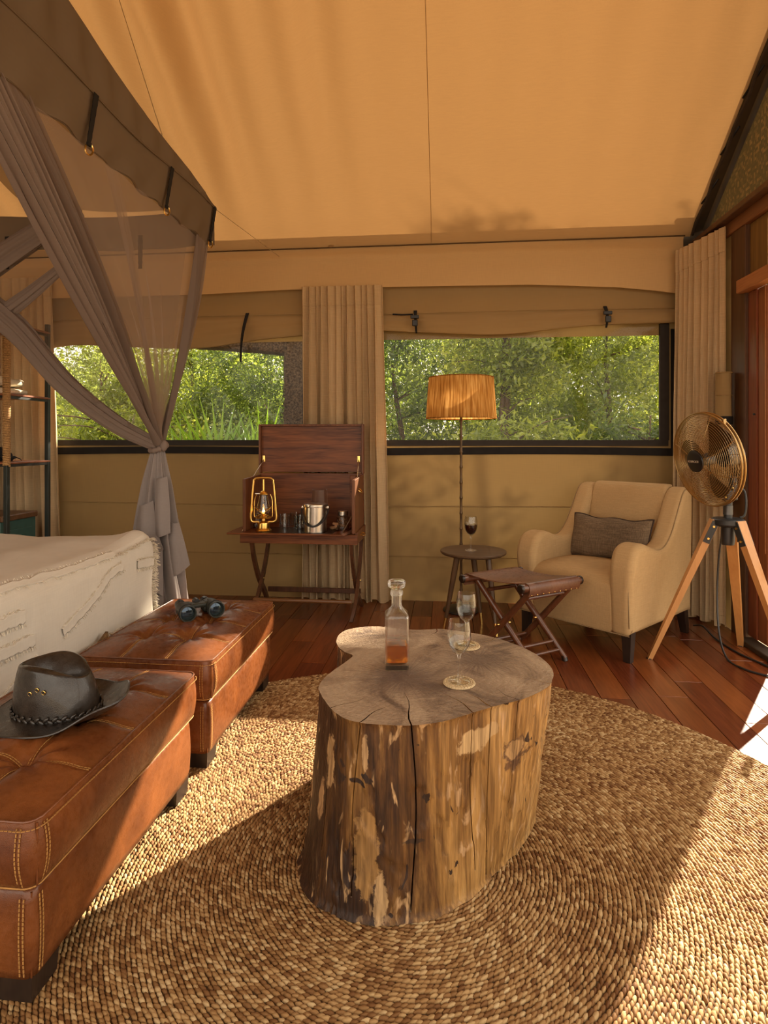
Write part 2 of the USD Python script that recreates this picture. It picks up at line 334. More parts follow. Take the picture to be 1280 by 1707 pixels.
# windows: dark frame, clear pane, rolled flap with straps
PANE = mat('clear_window_pane', {'lw': ('layer_weight', {'blend': 0.5}), 'f': ('math', {'math_type': 'power', 'value2': 4.0}), 'fm': ('math', {'math_type': 'multiply_add', 'value2': 0.6, 'value3': 0.02}), 'c': ('transparent_bsdf', {'color': (0.93, 0.93, 0.90)}), 'g': ('glossy_bsdf', {'roughness': 0.06, 'color': (0.6, 0.6, 0.6)}), 'm': ('mix_closure', {})},
           [('lw.facing', 'f.value1'), ('f.value', 'fm.value1'), ('fm.value', 'm.fac'), ('c.BSDF', 'm.closure1'), ('g.BSDF', 'm.closure2')], 'm.closure')
def make_window(x0, x1, edge, straps, seam_z):
    w_ = struct('window')
    y = WALL_Y - 0.006
    part(w_, 'frame_sill', bbox(x0 - 0.02, x1 + 0.06, y - 0.010, y + 0.012, 1.155, 1.198, 0.002), DARK_FRAME, smooth=False)
    part(w_, 'frame_side', bbox(x0 - 0.05, x0, y - 0.010, y + 0.012, 1.195, 2.03, 0.002), DARK_FRAME, smooth=False)
    part(w_, 'frame_side', bbox(x1, x1 + 0.065, y - 0.010, y + 0.012, 1.195, 2.03, 0.002), DARK_FRAME, smooth=False)
    part(w_, 'pane', grid(sheet_y(x0 - 0.01, x1 + 0.01, 1.18, 2.03, WALL_Y + 0.004, 30, 12, 0.004, 9, 1.5)), PANE, smooth=True)
    xs = np.linspace(x0 - 0.06, x1 + 0.10, 110); ex, ez = zip(*edge); zb = np.interp(xs, ex, ez)
    zb = np.convolve(np.pad(zb, 6, 'edge'), np.ones(13) / 13, 'valid')
    P = []
    for i, xx in enumerate(xs):
        pinch = sum(math.exp(-((xx - s) / 0.05) ** 2) for s in straps); wr = 0.012 * math.sin(xx * 9 + 1.0) + 0.03 * fb([xx, 0, 0], 3.0, 2)
        zz = zb[i]; row = [(WALL_Y - 0.008, 2.40), (WALL_Y - 0.012, 2.28), (WALL_Y - 0.018, seam_z + 0.012), (WALL_Y - 0.013, seam_z)]
        h = seam_z - zz; b = 0.052 * (1 - 0.55 * pinch) + wr * 0.6
        for t in np.linspace(0.12, 1.0, 9): row.append((WALL_Y - 0.016 - b * math.sin(t * math.pi * 0.60) - 0.004 * math.sin(t * 22 + xx * 5), seam_z - h * t))
        row += [(WALL_Y - 0.030 - b * 0.5, zz - 0.008), (WALL_Y - 0.012, zz + 0.01), (WALL_Y - 0.004, zz + 0.06)]
        P.append([(xx, yy, z) for yy, z in row])
    part(w_, 'rolled_flap', grid(np.array(P)), CANVAS_FLAP, smooth=True)
    part(w_, 'flap_seam', tube([(xx, WALL_Y - 0.021, seam_z + 0.006 + 0.003 * math.sin(xx * 3)) for xx in xs], 0.0028, 5), CANVAS_FLAP)
    return w_
win1 = make_window(-3.12, -1.09, [(-3.3, 1.90), (-2.9, 1.955), (-2.5, 1.93), (-2.05, 1.905), (-1.85, 1.905), (-1.5, 1.955), (-1.0, 1.995)], (-2.75, -1.52), 2.145)
win2 = make_window(-0.475, 1.51, [(-0.6, 2.02), (-0.3, 2.005), (0.0, 1.985), (0.30, 1.968), (0.52, 1.975), (0.75, 2.0), (1.1, 2.03), (1.7, 2.03)], (-0.235, 1.13), 2.135)
def strap(w_, x, z0, z1, lean=0.0, y=WALL_Y - 0.085, buckle=True):
    zs = np.linspace(z1, z0, 14); off = np.array([0.045 * math.sin(math.pi * t) - 0.035 * (1 - t) for t in np.linspace(0, 1, 14)])
    P = np.array([[(x + s * 0.013 * (1 - 0.5 * t) + lean * t, y + 0.030 - o, z) for s in (-1, 1)] for z, t, o in zip(zs, np.linspace(0, 1, 14), off)])
    s_ = part(w_, 'strap', solid(P, 0.003), BLACK_WEB)
    if buckle:
        part(s_, 'buckle', join(bbox(x - 0.030, x + 0.030, y - 0.020, y - 0.004, z1 - 0.075, z1 - 0.050, 0.003), bbox(x - 0.018, x + 0.022, y - 0.024, y - 0.006, z1 - 0.13, z1 - 0.085, 0.004)), BLACK_METAL)
strap(win1, -1.52, 1.79, 2.17, -0.04, buckle=False); strap(win1, -2.68, 1.86, 2.02, 0.02, buckle=False)
strap(win2, -0.235, 1.985, 2.16, 0.01); strap(win2, 1.13, 2.0, 2.16, 0.0)
part(win2, 'strap', tube([(-0.40, WALL_Y - 0.05, 2.13), (-0.33, WALL_Y - 0.07, 2.12), (-0.25, WALL_Y - 0.085, 2.118)], 0.006, 6), BLACK_WEB)

# hanging valance below the roof seam
tv = struct('trim')
xs = np.linspace(X_L, 1.655, 120); P = []
for xx in xs:
    zb = float(np.interp(xx, [-4.2, -1.9, -1.2, -0.4, 0.6, 1.2, 1.66], [2.31, 2.305, 2.325, 2.325, 2.315, 2.28, 2.225]))
    end = max(0.0, (xx - 1.45) / 0.2); end = min(end, 1.0)
    row = []
    for t in np.linspace(0, 1, 16):
        z = 2.628 + (zb - 2.628) * t
        row.append((xx - 0.055 * end * t, 4.415 - 0.018 * math.exp(-((t - 0.22) / 0.10) ** 2) - 0.015 * t + 0.012 * fb([xx, t, 0], 2.2, 5) + 0.02 * max(0, xx - 0.2) * fb([xx * 1.5 + 2.0 * t, t * 2.5, 1], 1.6, 8), z))
    P.append(row)
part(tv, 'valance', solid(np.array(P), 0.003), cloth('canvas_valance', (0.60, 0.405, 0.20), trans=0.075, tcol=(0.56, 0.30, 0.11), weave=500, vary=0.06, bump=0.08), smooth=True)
part(tv, 'valance_seam', tube([(xx, 4.408, 2.632) for xx in np.linspace(X_L, 1.66, 50)], 0.005, 6), plain('seam_shadow_thread', (0.10, 0.06, 0.025), 0.9))
part(tv, 'patch', lathe([(0, 0.004), (0.012, 0.003), (0.022, 0)], 14).apply_transform(trimesh.transformations.rotation_matrix(math.pi / 2, [1, 0, 0])).apply_translation([-0.86, 4.405, 2.652]), cloth('canvas_patch', (0.30, 0.18, 0.08)))

# ------------------------------------------------------------------ canvas roof
ce = struct('ceiling')
SL, Y0, Z0, YR = 0.69, 4.425, 2.63, 1.25
def roof_z(y): return Z0 + SL * (Y0 - y) if y > YR else Z0 + SL * (Y0 - YR) - SL * (YR - y)
def roof_panel(x0, x1, ya, yb, nx, ny, seed):
    X, Y = np.meshgrid(np.linspace(x0, x1, nx), np.linspace(ya, yb, ny), indexing='ij')
    Z = np.vectorize(roof_z)(Y)
    up = np.clip((Y0 - Y) / 1.3, 0, 1); amp = 0.055 * np.clip((-0.35 - X) / 1.1, 0.0, 1.0) * up ** 0.8 + 0.004 * up
    xx = X + 0.10 * fb(np.stack([X * 0, Y, X], -1), 1.2, seed) + 0.05 * (Y0 - Y) * np.clip(-X, 0, 2) * 0.35
    d = amp * (np.sin(xx * 21) + 0.7 * np.sin(xx * 13.3 + 1.1)) + 0.05 * np.clip(X - 0.2, 0, 1.5) * np.clip((X - 1.1) / 0.6, 0, 1) * fb(np.stack([X * 3 - Y * 1.2, Y + X, X * 0], -1), 1.2, seed + 2)
    d += 0.010 * np.exp(-((Y0 - Y - 0.09) / 0.05) ** 2) * (1 + fb(np.stack([X, Y * 0, Y * 0], -1), 3, 4)) - 0.05 * np.sin(np.pi * np.clip((X + 0.11) / 1.8, 0, 1)) * np.sin(np.pi * np.clip((Y0 - Y) / 3.2, 0, 1)) * (X > -0.11)
    d -= 0.03 * np.sin(np.pi * np.clip((X + 4.2) / 4.09, 0, 1)) * np.sin(np.pi * np.clip((Y0 - Y) / 3.2, 0, 1)) * (X < -0.11)
    return np.stack([X, Y, Z + d], -1)
part(ce, 'roof_panel', grid(roof_panel(X_L, -0.112, Y0, YR, 260, 60, 1)), CANVAS, smooth=True)
part(ce, 'roof_panel', grid(roof_panel(-0.112, X_R, Y0, YR, 120, 60, 2)), CANVAS, smooth=True)
part(ce, 'roof_panel', grid(roof_panel(X_L, X_R, YR, -1.3, 40, 20, 3) * [1, 1, 1]), CANVAS, smooth=True)
part(ce, 'roof_seam', tube([(-0.112, y, roof_z(y) - 0.001) for y in np.linspace(Y0, YR, 30)], 0.0022, 6), plain('seam_thread', (0.46, 0.30, 0.14), 0.9))
part(ce, 'edge_rope', tube([(X_R + 0.004 + 0.006 * math.sin(y * 23), y, roof_z(y) - 0.008 - 0.03 * math.sin(math.pi * min(1, (Y0 - y) / 3.2))) for y in np.linspace(Y0 - 0.02, YR, 90)], 0.011, 6), plain('dark_rope', (0.045, 0.032, 0.022), 0.9))
for k in range(7):
    y = 4.2 - 0.28 * k
    part(ce, 'lacing', bar((X_R - 0.012, y, roof_z(y) - 0.012), (X_R + 0.04, y - 0.13, roof_z(y - 0.13) + 0.006), 0.006, n=6), BLACK_WEB)
# ------------------------------------------------------------------ right side: timber frame, door, mesh gable
wr = struct('wall_right')
part(wr, 'post', bbox(1.775, 1.90, 3.80, 3.98, 0.0, 2.50, 0.004), DARKWOOD, smooth=False)
part(wr, 'post_face', bbox(1.805, 1.945, 3.784, 3.802, 2.14, 2.50, 0.003), OLIVEWOOD, smooth=False)
part(wr, 'header_beam', bbox(1.735, 1.80, 0.35, 3.825, 2.08, 2.158, 0.003), LIGHTBEAM, smooth=False)
part(wr, 'top_beam', bbox(1.765, 1.95, -1.3, 4.5, 2.49, 2.575, 0.004), wood('top_beam_wood', (0.13, 0.045, 0.018), (0.26, 0.11, 0.042), 'y', 1.2, 0.45), smooth=False)
part(wr, 'top_rail', bbox(1.705, 1.765, -1.3, 4.46, 2.562, 2.596, 0.004), DARKWOOD, smooth=False)
part(wr, 'corner_post', bbox(1.70, 1.80, 4.38, 4.50, 0.0, 2.575, 0.004), DARKWOOD, smooth=False)
P = sheet_y(3.97, 4.40, 0.0, 2.56, 0.0, 14, 30, 0.004, 6)[..., [1, 0, 2]] + np.array([1.785, 0, 0])
part(wr, 'corner_block', bbox(1.655, 1.83, 4.435, 4.478, 2.50, 2.80, 0.003), plain('gable_band', (0.055, 0.036, 0.018), 0.9), smooth=False)
part(wr, 'side_panel', grid(P), CANVAS_WALL, smooth=True)
part(wr, 'front_post', bbox(1.77, 1.90, 0.25, 0.40, 0.0, 2.5, 0.004), DARKWOOD, smooth=False)
SHADE = mat('brown_shade_mesh', {'g': ('geometry', {}), 'v': ('white_noise_texture', {}), 'q': ('vector_math', {'math_type': 'scale', 'scale': 60.0}), 'fl': ('vector_math', {'math_type': 'floor'}),
            'n': ('noise_texture', {'scale': 1.1, 'detail': 2.0}), 'ad': ('math', {'math_type': 'multiply_add', 'value2': 0.5, 'value3': 0.0}), 'sm': ('math', {'math_type': 'add'}), 'gt': ('math', {'math_type': 'greater_than', 'value2': 0.93}),
            'r': ('rgb_ramp', {'ramp': [(0.25, (0.012, 0.008, 0.003)), (0.6, (0.045, 0.029, 0.011)), (1.0, (0.24, 0.15, 0.06))]}),
            'd': ('diffuse_bsdf', {}), 't': ('translucent_bsdf', {'color': (0.06, 0.036, 0.012)}), 'x': ('mix_closure', {'fac': 0.2})},
            [('g.position', 'q.vector1'), ('q.vector', 'fl.vector1'), ('fl.vector', 'v.vector'), ('v.value', 'r.fac'), ('r.color', 'd.color'), ('d.BSDF', 'x.closure1'), ('t.BSDF', 'x.closure2')], 'x.closure')
ys = np.linspace(4.42, -1.3, 60)
part(wr, 'gable_mesh', grid(np.array([[(1.80 + 0.01 * math.sin(y * 3) * math.sin(math.pi * t), y, 2.57 + (roof_z(y) + 0.05 - 2.57) * t) for t in np.linspace(0, 1, 12)] for y in ys])), SHADE, smooth=True)
part(wr, 'gable_strip', grid(np.array([[(1.785, y, roof_z(y) + 0.05 - 0.10 * t) for t in (0, 1)] for y in np.linspace(4.42, YR, 40)])), plain('gable_band', (0.055, 0.036, 0.018), 0.9, bump=0.3, bscale=500))
part(wr, 'eave_flap', grid(np.array([[(X_R - 0.005 + 0.11 * t, y, roof_z(y) + 0.03 + 0.02 * t) for t in (0, 0.5, 1)] for y in np.linspace(4.46, -1.3, 60)])), plain('gable_band', (0.055, 0.036, 0.018), 0.9, bump=0.3, bscale=500), smooth=True)
part(wr, 'transom_frame', join(bbox(1.80, 1.84, 3.60, 3.785, 2.158, 2.49, 0.003), bbox(1.80, 1.84, 0.4, 3.60, 2.455, 2.49, 0.003)), OLIVEWOOD, smooth=False)
part(wr, 'transom_bar', bbox(1.80, 1.84, 3.50, 3.60, 2.25, 2.29, 0.003), wood('pale_wood', (0.42, 0.28, 0.14), (0.62, 0.45, 0.25), 'y'), smooth=False)
part(wr, 'sill', bbox(1.715, 1.80, 0.35, 3.76, 0.0, 0.032, 0.004), plain('sill_dark', (0.040, 0.028, 0.018), 0.55), smooth=False)
dr = struct('door')
part(dr, 'jamb', bbox(1.792, 1.86, 3.70, 3.80, 0.03, 2.08, 0.004), REDWOOD, smooth=False)
part(dr, 'stile', bbox(1.80, 1.845, 3.60, 3.695, 0.03, 2.08, 0.004), REDWOOD2, smooth=False)
part(dr, 'panel', bbox(1.808, 1.84, 3.575, 3.602, 0.03, 2.08, 0.003), REDWOOD2, smooth=False)
part(dr, 'moulding', bbox(1.797, 1.812, 3.612, 3.622, 0.55, 2.08, 0.002), LIGHTBEAM, smooth=False)
part(dr, 'knob', lathe([(0, 0), (0.006, 0), (0.006, 0.01), (0, 0.012)], 10).apply_transform(trimesh.transformations.rotation_matrix(-math.pi / 2, [0, 1, 0])).apply_translation([1.792, 3.72, 1.35]), BLACK_METAL)

# left canvas wall (out of frame, closes the tent)
wl = struct('wall_left')
part(wl, 'side_panel', grid(sheet_y(-1.3, 4.48, 0.0, 2.62, 0.0, 30, 10, 0.01, 11)[..., [1, 0, 2]] + np.array([X_L, 0, 0])), CANVAS_WALL, smooth=True)
part(wl, 'gable_panel', grid(np.array([[(X_L, y, 2.6 + (roof_z(y) + 0.05 - 2.6) * t) for t in np.linspace(0, 1, 6)] for y in ys])), CANVAS_WALL, smooth=True)

# ------------------------------------------------------------------ curtains
def curtain(name, label, A, B, ztop, zbot, folds, amp, seed, spread=(0, 0), gather=0.5, nu=240, nv=50, hem=True, tape=True):
    """pleated linen drop between plan points A and B, folds open out towards the hem"""
    A, B = np.asarray(A, float), np.asarray(B, float); d = B - A; L = np.linalg.norm(d); d /= L; n = np.array([d[1], -d[0]])
    r = np.random.default_rng(seed); ph = np.cumsum(r.uniform(0.6, 1.4, folds + 2)); ph = (ph - ph[0]) / (ph[-1] - ph[0])
    u = np.linspace(0, 1, nu); phase = np.interp(u, ph, np.arange(folds + 2)) * 2 * np.pi
    P = np.zeros((nu, nv, 3)); big = np.interp(u, np.linspace(0, 1, 9), r.uniform(0.5, 1.3, 9))
    for k, t in enumerate(np.linspace(0, 1, nv)):
        a = amp * (0.35 + 0.65 * min(1, t * 2.2)) * big * (1 + 0.35 * np.sin(phase * 0.31 + t * 1.2)); sway = 0.012 * np.sin(phase * 0.5 + 3 * t) * t
        off = a * np.sin(phase + 0.5 * np.sin(phase) + 0.35 * t * np.sin(phase * 0.23)); s0, s1 = spread[0] * t, spread[1] * t
        pos = u * (L + s0 + s1) - s0 + sway + 0.35 * a * np.cos(phase) * 0.8
        xy = A + pos[:, None] * d + off[:, None] * n
        zt, zb = ztop if np.ndim(ztop) == 0 else ztop[0] + (ztop[1] - ztop[0]) * u, zbot + 0.012 * np.sin(phase * 0.5)
        P[:, k, :2] = xy; P[:, k, 2] = zt + (zb - zt) * t
    c = thing(name, label, 'curtain', (A[0], A[1], 0)); o = np.array([A[0], A[1], 0])
    part(c, 'drop', solid(P - o, 0.003), LINEN, smooth=True)
    if tape: part(c, 'heading_tape', solid(P[:, :4] - o + np.array([*(n * 0.004), 0.002]), 0.004), LINEN, smooth=True, label='stitched heading tape')
    if hem: part(c, 'hem_stitch', tube(P[::3, int(nv * 0.965)] - o + np.array([*(n * 0.003), 0]), 0.0015, 4), LINEN)
    return c
curtain('curtain', 'tan linen curtain hanging between the two windows, behind the open wooden drinks desk', (-1.075, 4.38), (-0.475, 4.38), 2.335, 0.012, 11, 0.034, 21, spread=(0.0, 0.04))
curtain('curtain', 'tan linen curtain in the right-hand corner behind the tripod fan', (1.575, 4.33), (1.745, 3.99), (2.50, 2.545), 0.02, 8, 0.027, 22, spread=(0.02, 0.0))
curtain('curtain', 'pale linen curtain at far left behind the rope-wrapped shelf', (-3.95, 4.36), (-3.06, 4.36), 2.46, 0.012, 12, 0.030, 23, spread=(0, 0.08))
rf = thing('rolled_canvas', 'tan rolled canvas flap tied with a black strap beside the right curtain', 'canvas flap', (1.712, 3.93, 0.0))
P = np.array([[(0.045 * math.cos(a) * (1 + 0.1 * math.sin(3 * a + z * 4)), 0.040 * math.sin(a), z) for z in np.linspace(0.80, 1.62, 18)] for a in np.linspace(0, 2 * np.pi, 28)])
part(rf, 'roll', grid(P), CANVAS_WALL, smooth=True)
part(rf, 'hem_fold', tube([(0.046 * math.cos(a), 0.041 * math.sin(a), 1.615) for a in np.linspace(0, 2 * np.pi, 20)[:-1]], 0.005, 6, closed=True), CANVAS_WALL)
part(rf, 'strap', grid(np.array([[(0.050 * math.cos(a), 0.046 * math.sin(a), z) for z in (1.295, 1.345)] for a in np.linspace(0, 2 * np.pi, 28)])), BLACK_WEB, smooth=True)
part(rf, 'seam', tube([(0.047 * math.cos(a), 0.042 * math.sin(a), 1.475) for a in np.linspace(0, 2 * np.pi, 20)[:-1]], 0.002, 5, closed=True), CANVAS_WALL)
# ------------------------------------------------------------------ outside: ground, trees, palm, post
gd = single('ground', bbox(-40, 40, -25, 60, -0.75, -0.70, 0.0), plain('dry_ground', (0.26, 0.19, 0.10), 0.95, vary=0.4, scale=2.0), kind='structure', smooth=False)

def leaf_mat(name, ramp, trans=0.55):
    nodes = {'o': ('object_info', {}), 'g': ('geometry', {}), 'mx': ('mix_float', {'fac': 0.6}), 'r': ('rgb_ramp', {'ramp': ramp}), 'p': ('principled_bsdf', {'roughness': 0.24, 'specular_ior_level': 0.9}),
             'h': ('hsv', {'saturation': 1.05, 'value': 1.9, 'hue': 0.485}), 't': ('translucent_bsdf', {}), 'm': ('mix_closure', {'fac': trans})}
    return mat(name, nodes, [('o.random', 'mx.a'), ('g.random_per_island', 'mx.b'), ('mx.result', 'r.fac'), ('r.color', 'p.base_color'), ('r.color', 'h.color'), ('h.color', 't.color'), ('p.BSDF', 'm.closure1'), ('t.BSDF', 'm.closure2')], 'm.closure')
LEAF = [leaf_mat('leaf_yellow_green', [(0.15, (0.15, 0.20, 0.03)), (0.55, (0.40, 0.45, 0.085)), (0.85, (0.72, 0.68, 0.28))]),
        leaf_mat('leaf_mid_green', [(0.15, (0.075, 0.12, 0.022)), (0.6, (0.25, 0.32, 0.06)), (0.9, (0.58, 0.58, 0.20))]),
        leaf_mat('leaf_dusty_green', [(0.15, (0.15, 0.20, 0.05)), (0.6, (0.36, 0.42, 0.10)), (0.9, (0.64, 0.62, 0.26))])]
BARK = plain('grey_brown_bark', (0.11, 0.075, 0.045), 0.9, vary=0.4, scale=14, stretch=(1, 1, 0.3), bump=0.4, bscale=60)
def leaf_cluster(n, R, size, seed):
    r = np.random.default_rng(seed); V, F = [], []
    for i in range(n):
        p = r.normal(size=3); p *= R * r.uniform(0.25, 1) / np.linalg.norm(p); p[2] *= 0.8
        d = unit(r.normal(size=3) + [0, 0, -0.5]); s = unit(np.cross(d, r.normal(size=3))); nn = np.cross(s, d); L = size * r.uniform(0.7, 1.3); W = L * 0.24; b = len(V)
        V += [p, p + d * L * 0.45 + s * W - nn * L * 0.04, p + d * L - nn * L * 0.12, p + d * L * 0.45 - s * W - nn * L * 0.04, p + d * L * 0.5 + nn * L * 0.03]
        F += [(b, b + 1, b + 4), (b + 1, b + 2, b + 4), (b + 2, b + 3, b + 4), (b + 3, b, b + 4)]
    for k in range(4):
        q = tube([(0, 0, 0), tuple(r.normal(size=3) * R * 0.4), tuple(r.normal(size=3) * R * 0.6)], [0.006, 0.004, 0.002], 4)
        F += [tuple(f + len(V)) for f in q.faces]; V += list(q.vertices)
    return T(V, F)
CLUSTERS = [leaf_cluster(58, 0.42, 0.092, 100 + k) for k in range(3)]
def tree(name, label, base, height, crown, leaf, n, seed, trunks=1, cat='tree', scale=1.0, low=0.0, lean=0.3):
    """crown = (rx, ry, rz) about a centre near the top; low = where the crown starts (0 = at the ground)"""
    r = np.random.default_rng(seed); t = thing(name, label, cat, base)
    for k in range(trunks):
        a = r.uniform(0, 6.28); q = r.uniform(0.02, lean, 3)
        pts = spline([(0.07 * k, 0.02 * k, 0), (0.05 * k + q[0] * 0.4 * math.cos(a), q[0] * 0.4 * math.sin(a), height * 0.35), (0.1 * k + q[1] * math.cos(a + 1), q[1] * math.sin(a + 1), height * 0.7), (0.1 * k + q[2] * math.cos(a), q[2] * math.sin(a), height * 0.97)], 16)
        tr = part(t, 'trunk', tube(pts, np.linspace(0.025 * height ** 0.5 + 0.02, 0.012, 16), 8), BARK)
        bs = []
        for j in range(9):
            i = r.integers(4, 14); b0 = pts[i]; d = unit([r.normal(), r.normal(), r.uniform(0.1, 0.9)]); L = r.uniform(0.5, 1.0) * crown[0]
            bs.append(tube(spline([b0, b0 + d * L * 0.5 + [0, 0, 0.06], b0 + d * L + [0, 0, -0.1 * L]], 8), np.linspace(0.018, 0.004, 8), 5))
        part(tr, 'branch', join(bs), BARK, kind='stuff')
    pi = UsdGeom.PointInstancer.Define(stage, path_of(t, 'foliage')); tag(pi.GetPrim(), kind='stuff'); protos = []
    for k, c in enumerate(CLUSTERS):
        q = usdkit.mesh(stage, pi.GetPath().pathString + f'/leaves_{k:03d}', c, leaf); protos.append(q.GetPath())
    zc = low + (height - low) / 2; pos = []
    while len(pos) < n:
        p = r.uniform(-1, 1, 3); m = np.linalg.norm(p)
        if m < 1 and r.random() < 0.25 + 0.75 * m and meshkit.noise(np.array([p[0] * 2.3 + 9, p[1] * 2.3 + 9, p[2] * 2.3 + 9]), seed) > 0.32:
            pos.append((p[0] * crown[0], p[1] * crown[1], zc + p[2] * (height - low) / 2))
    pos = np.array(pos); pos[:, 2] = np.maximum(pos[:, 2], 0.1); q = r.normal(size=(n, 4)); q /= np.linalg.norm(q, axis=1, keepdims=True)
    pi.CreatePrototypesRel().SetTargets(protos); pi.CreatePositionsAttr(Vt.Vec3fArray.FromNumpy(pos.astype(np.float32)))
    pi.CreateProtoIndicesAttr(Vt.IntArray([int(x) for x in r.integers(0, 3, n)]))
    pi.CreateOrientationsAttr(Vt.QuathArray([Gf.Quath(*map(float, x)) for x in q])); s = r.uniform(0.7, 1.25, n) * scale
    pi.CreateScalesAttr(Vt.Vec3fArray.FromNumpy(np.repeat(s[:, None], 3, 1).astype(np.float32)))
    return t
G = 'trees and bushes outside the windows'
GZ = -0.70
tree('tree', 'slender two-stemmed tree outside the right window, seen just right of the lamp', (0.90, 9.4, GZ), 5.2, (1.0, 0.7, 1), LEAF[0], 210, 1, trunks=2, low=2.0, lean=0.15)
tree('tree', 'leafy tree filling the left end of the right window', (-0.75, 10.6, GZ), 4.6, (1.5, 0.8, 1), LEAF[1], 190, 2, low=0.9)
tree('tree', 'bright yellow-green tree filling the right end of the right window', (2.65, 10.2, GZ), 5.2, (1.5, 0.8, 1), LEAF[0], 230, 3, low=1.0)
tree('tree', 'dusty green tree behind the right window, right of its middle', (1.9, 12.4, GZ), 5.0, (1.8, 0.9, 1), LEAF[2], 220, 4, low=0.7)
tree('tree', 'tree outside the left window, seen between the net and the dark post', (-3.0, 10.4, GZ), 4.3, (1.6, 0.8, 1), LEAF[1], 210, 5, low=0.9)
tree('tree', 'pale leafy tree seen through the net in the left window', (-5.0, 11.6, GZ), 4.3, (1.8, 0.8, 1), LEAF[0], 210, 6, low=0.8)
tree('tree', 'tree at the far left of the left window, below a patch of sky', (-7.2, 12.0, GZ), 3.7, (1.9, 0.8, 1), LEAF[2], 220, 7, low=0.6)
tree('tree', 'tall tree beyond the right-hand curtain, outside the corner of the tent', (5.24, 9.9, GZ), 6.5, (0.26, 0.4, 1), LEAF[1], 110, 12, low=4.1)
tree('tree', 'tall tree with a high crown above the top of the right window', (4.42, 11.2, GZ), 7.12, (0.36, 0.5, 1), LEAF[0], 150, 13, low=6.62)
tree('bush', 'low bright bush along the bottom of the right window', (0.9, 8.2, GZ), 2.15, (1.5, 0.5, 1), LEAF[0], 130, 8, cat='bush')
tree('bush', 'low bush at the bottom right of the right window', (2.6, 8.7, GZ), 2.3, (1.4, 0.5, 1), LEAF[1], 120, 9, cat='bush')
tree('bush', 'low bright bush along the bottom of the left window, at its left end', (-5.2, 8.9, GZ), 2.4, (1.9, 0.5, 1), LEAF[0], 160, 10, cat='bush')
tree('bush', 'low bush behind the palm in the left window', (-2.6, 9.0, GZ), 2.2, (1.4, 0.5, 1), LEAF[1], 120, 11, cat='bush')
for k, (x, y, h) in enumerate(((-10.5, 17, 5.4), (-6.6, 18, 5.2), (-2.8, 17.5, 6.2), (0.6, 17, 6.6), (3.6, 16.5, 6.6), (6.6, 15.5, 6.4))):
    tree('tree', 'green tree in the thicket behind the nearer trees outside the windows', (x, y, GZ), h, (2.4, 1.2, 1), LEAF[k % 3], 190, 30 + k, scale=1.6, low=0.3, )
    tag(stage.GetPrimAtPath('/World/tree_%03d' % (9 + k)), group='far thicket trees')

# palm with upright fans outside the left window
FROND = leaf_mat('palm_frond', [(0.1, (0.10, 0.19, 0.02)), (0.6, (0.22, 0.36, 0.04)), (0.95, (0.38, 0.46, 0.08))], 0.5)
pm = thing('palm', 'bright green fan palm below the dark post outside the left window', 'palm', (-2.35, 7.4, GZ))
r = np.random.default_rng(5)
for k in range(18):
    a = r.uniform(0, 6.28); lean = r.uniform(0.12, 0.75); L = r.uniform(1.7, 2.5); d = unit([math.cos(a) * lean, math.sin(a) * lean * 0.7, 1.0]); b = np.array([0.5 * math.cos(a) * r.random(), 0.3 * math.sin(a), 0])
    V, F = [], []; s = unit(np.cross(d, [math.sin(a + 0.6), -math.cos(a + 0.6), 0.1])); nn = np.cross(s, d); h = b + d * L * 0.66
    st = tube([b, b + d * L * 0.34 + nn * 0.02, h], [0.014, 0.010, 0.007], 5)
    for j in range(15):
        g = (j / 14 - 0.5) * 2.5; e = d * math.cos(g) + s * math.sin(g); ll = L * 0.40 * (0.75 + 0.25 * math.cos(g)); q = np.cross(e, nn); i0 = len(V)
        V += [h, h + e * ll * 0.5 + q * 0.019 + nn * 0.01, h + e * ll + nn * -0.06 * abs(g), h + e * ll * 0.5 - q * 0.019 + nn * 0.01]
        F += [(i0, i0 + 1, i0 + 2), (i0, i0 + 2, i0 + 3)]
    part(pm, 'frond', join(st, T(V, F)), FROND, smooth=False)

# rough post and beam standing outside the left window
ROUGH = plain('rough_brown_plaster', (0.060, 0.045, 0.034), 0.95, vary=0.75, scale=60, bump=0.9, bscale=90)
def rough_box(x0, x1, y0, y1, z0, z1, seed, n=8):
    m = tm(m3.Manifold.cube([x1 - x0, y1 - y0, z1 - z0]).translate([x0, y0, z0]).refine_to_length(0.06))
    m.vertices = m.vertices + 0.05 * np.stack([fb(m.vertices, 4, seed + k) for k in range(3)], -1); return m
op = thing('outdoor_post', 'rough dark brown post with a beam outside the left window', 'post', (-1.30, 5.30, GZ))
part(op, 'upright', rough_box(-0.13, 0.13, -0.12, 0.12, 0.0, 3.3, 1), ROUGH, smooth=True)
bm = rough_box(-1.0, 0.0, -0.10, 0.10, 2.66, 2.95, 2); bm.vertices[:, 2] += 0.10 * np.clip(-bm.vertices[:, 0] - 0.15, 0, 0.9) ** 0.8
part(op, 'beam', bm, ROUGH, smooth=True)
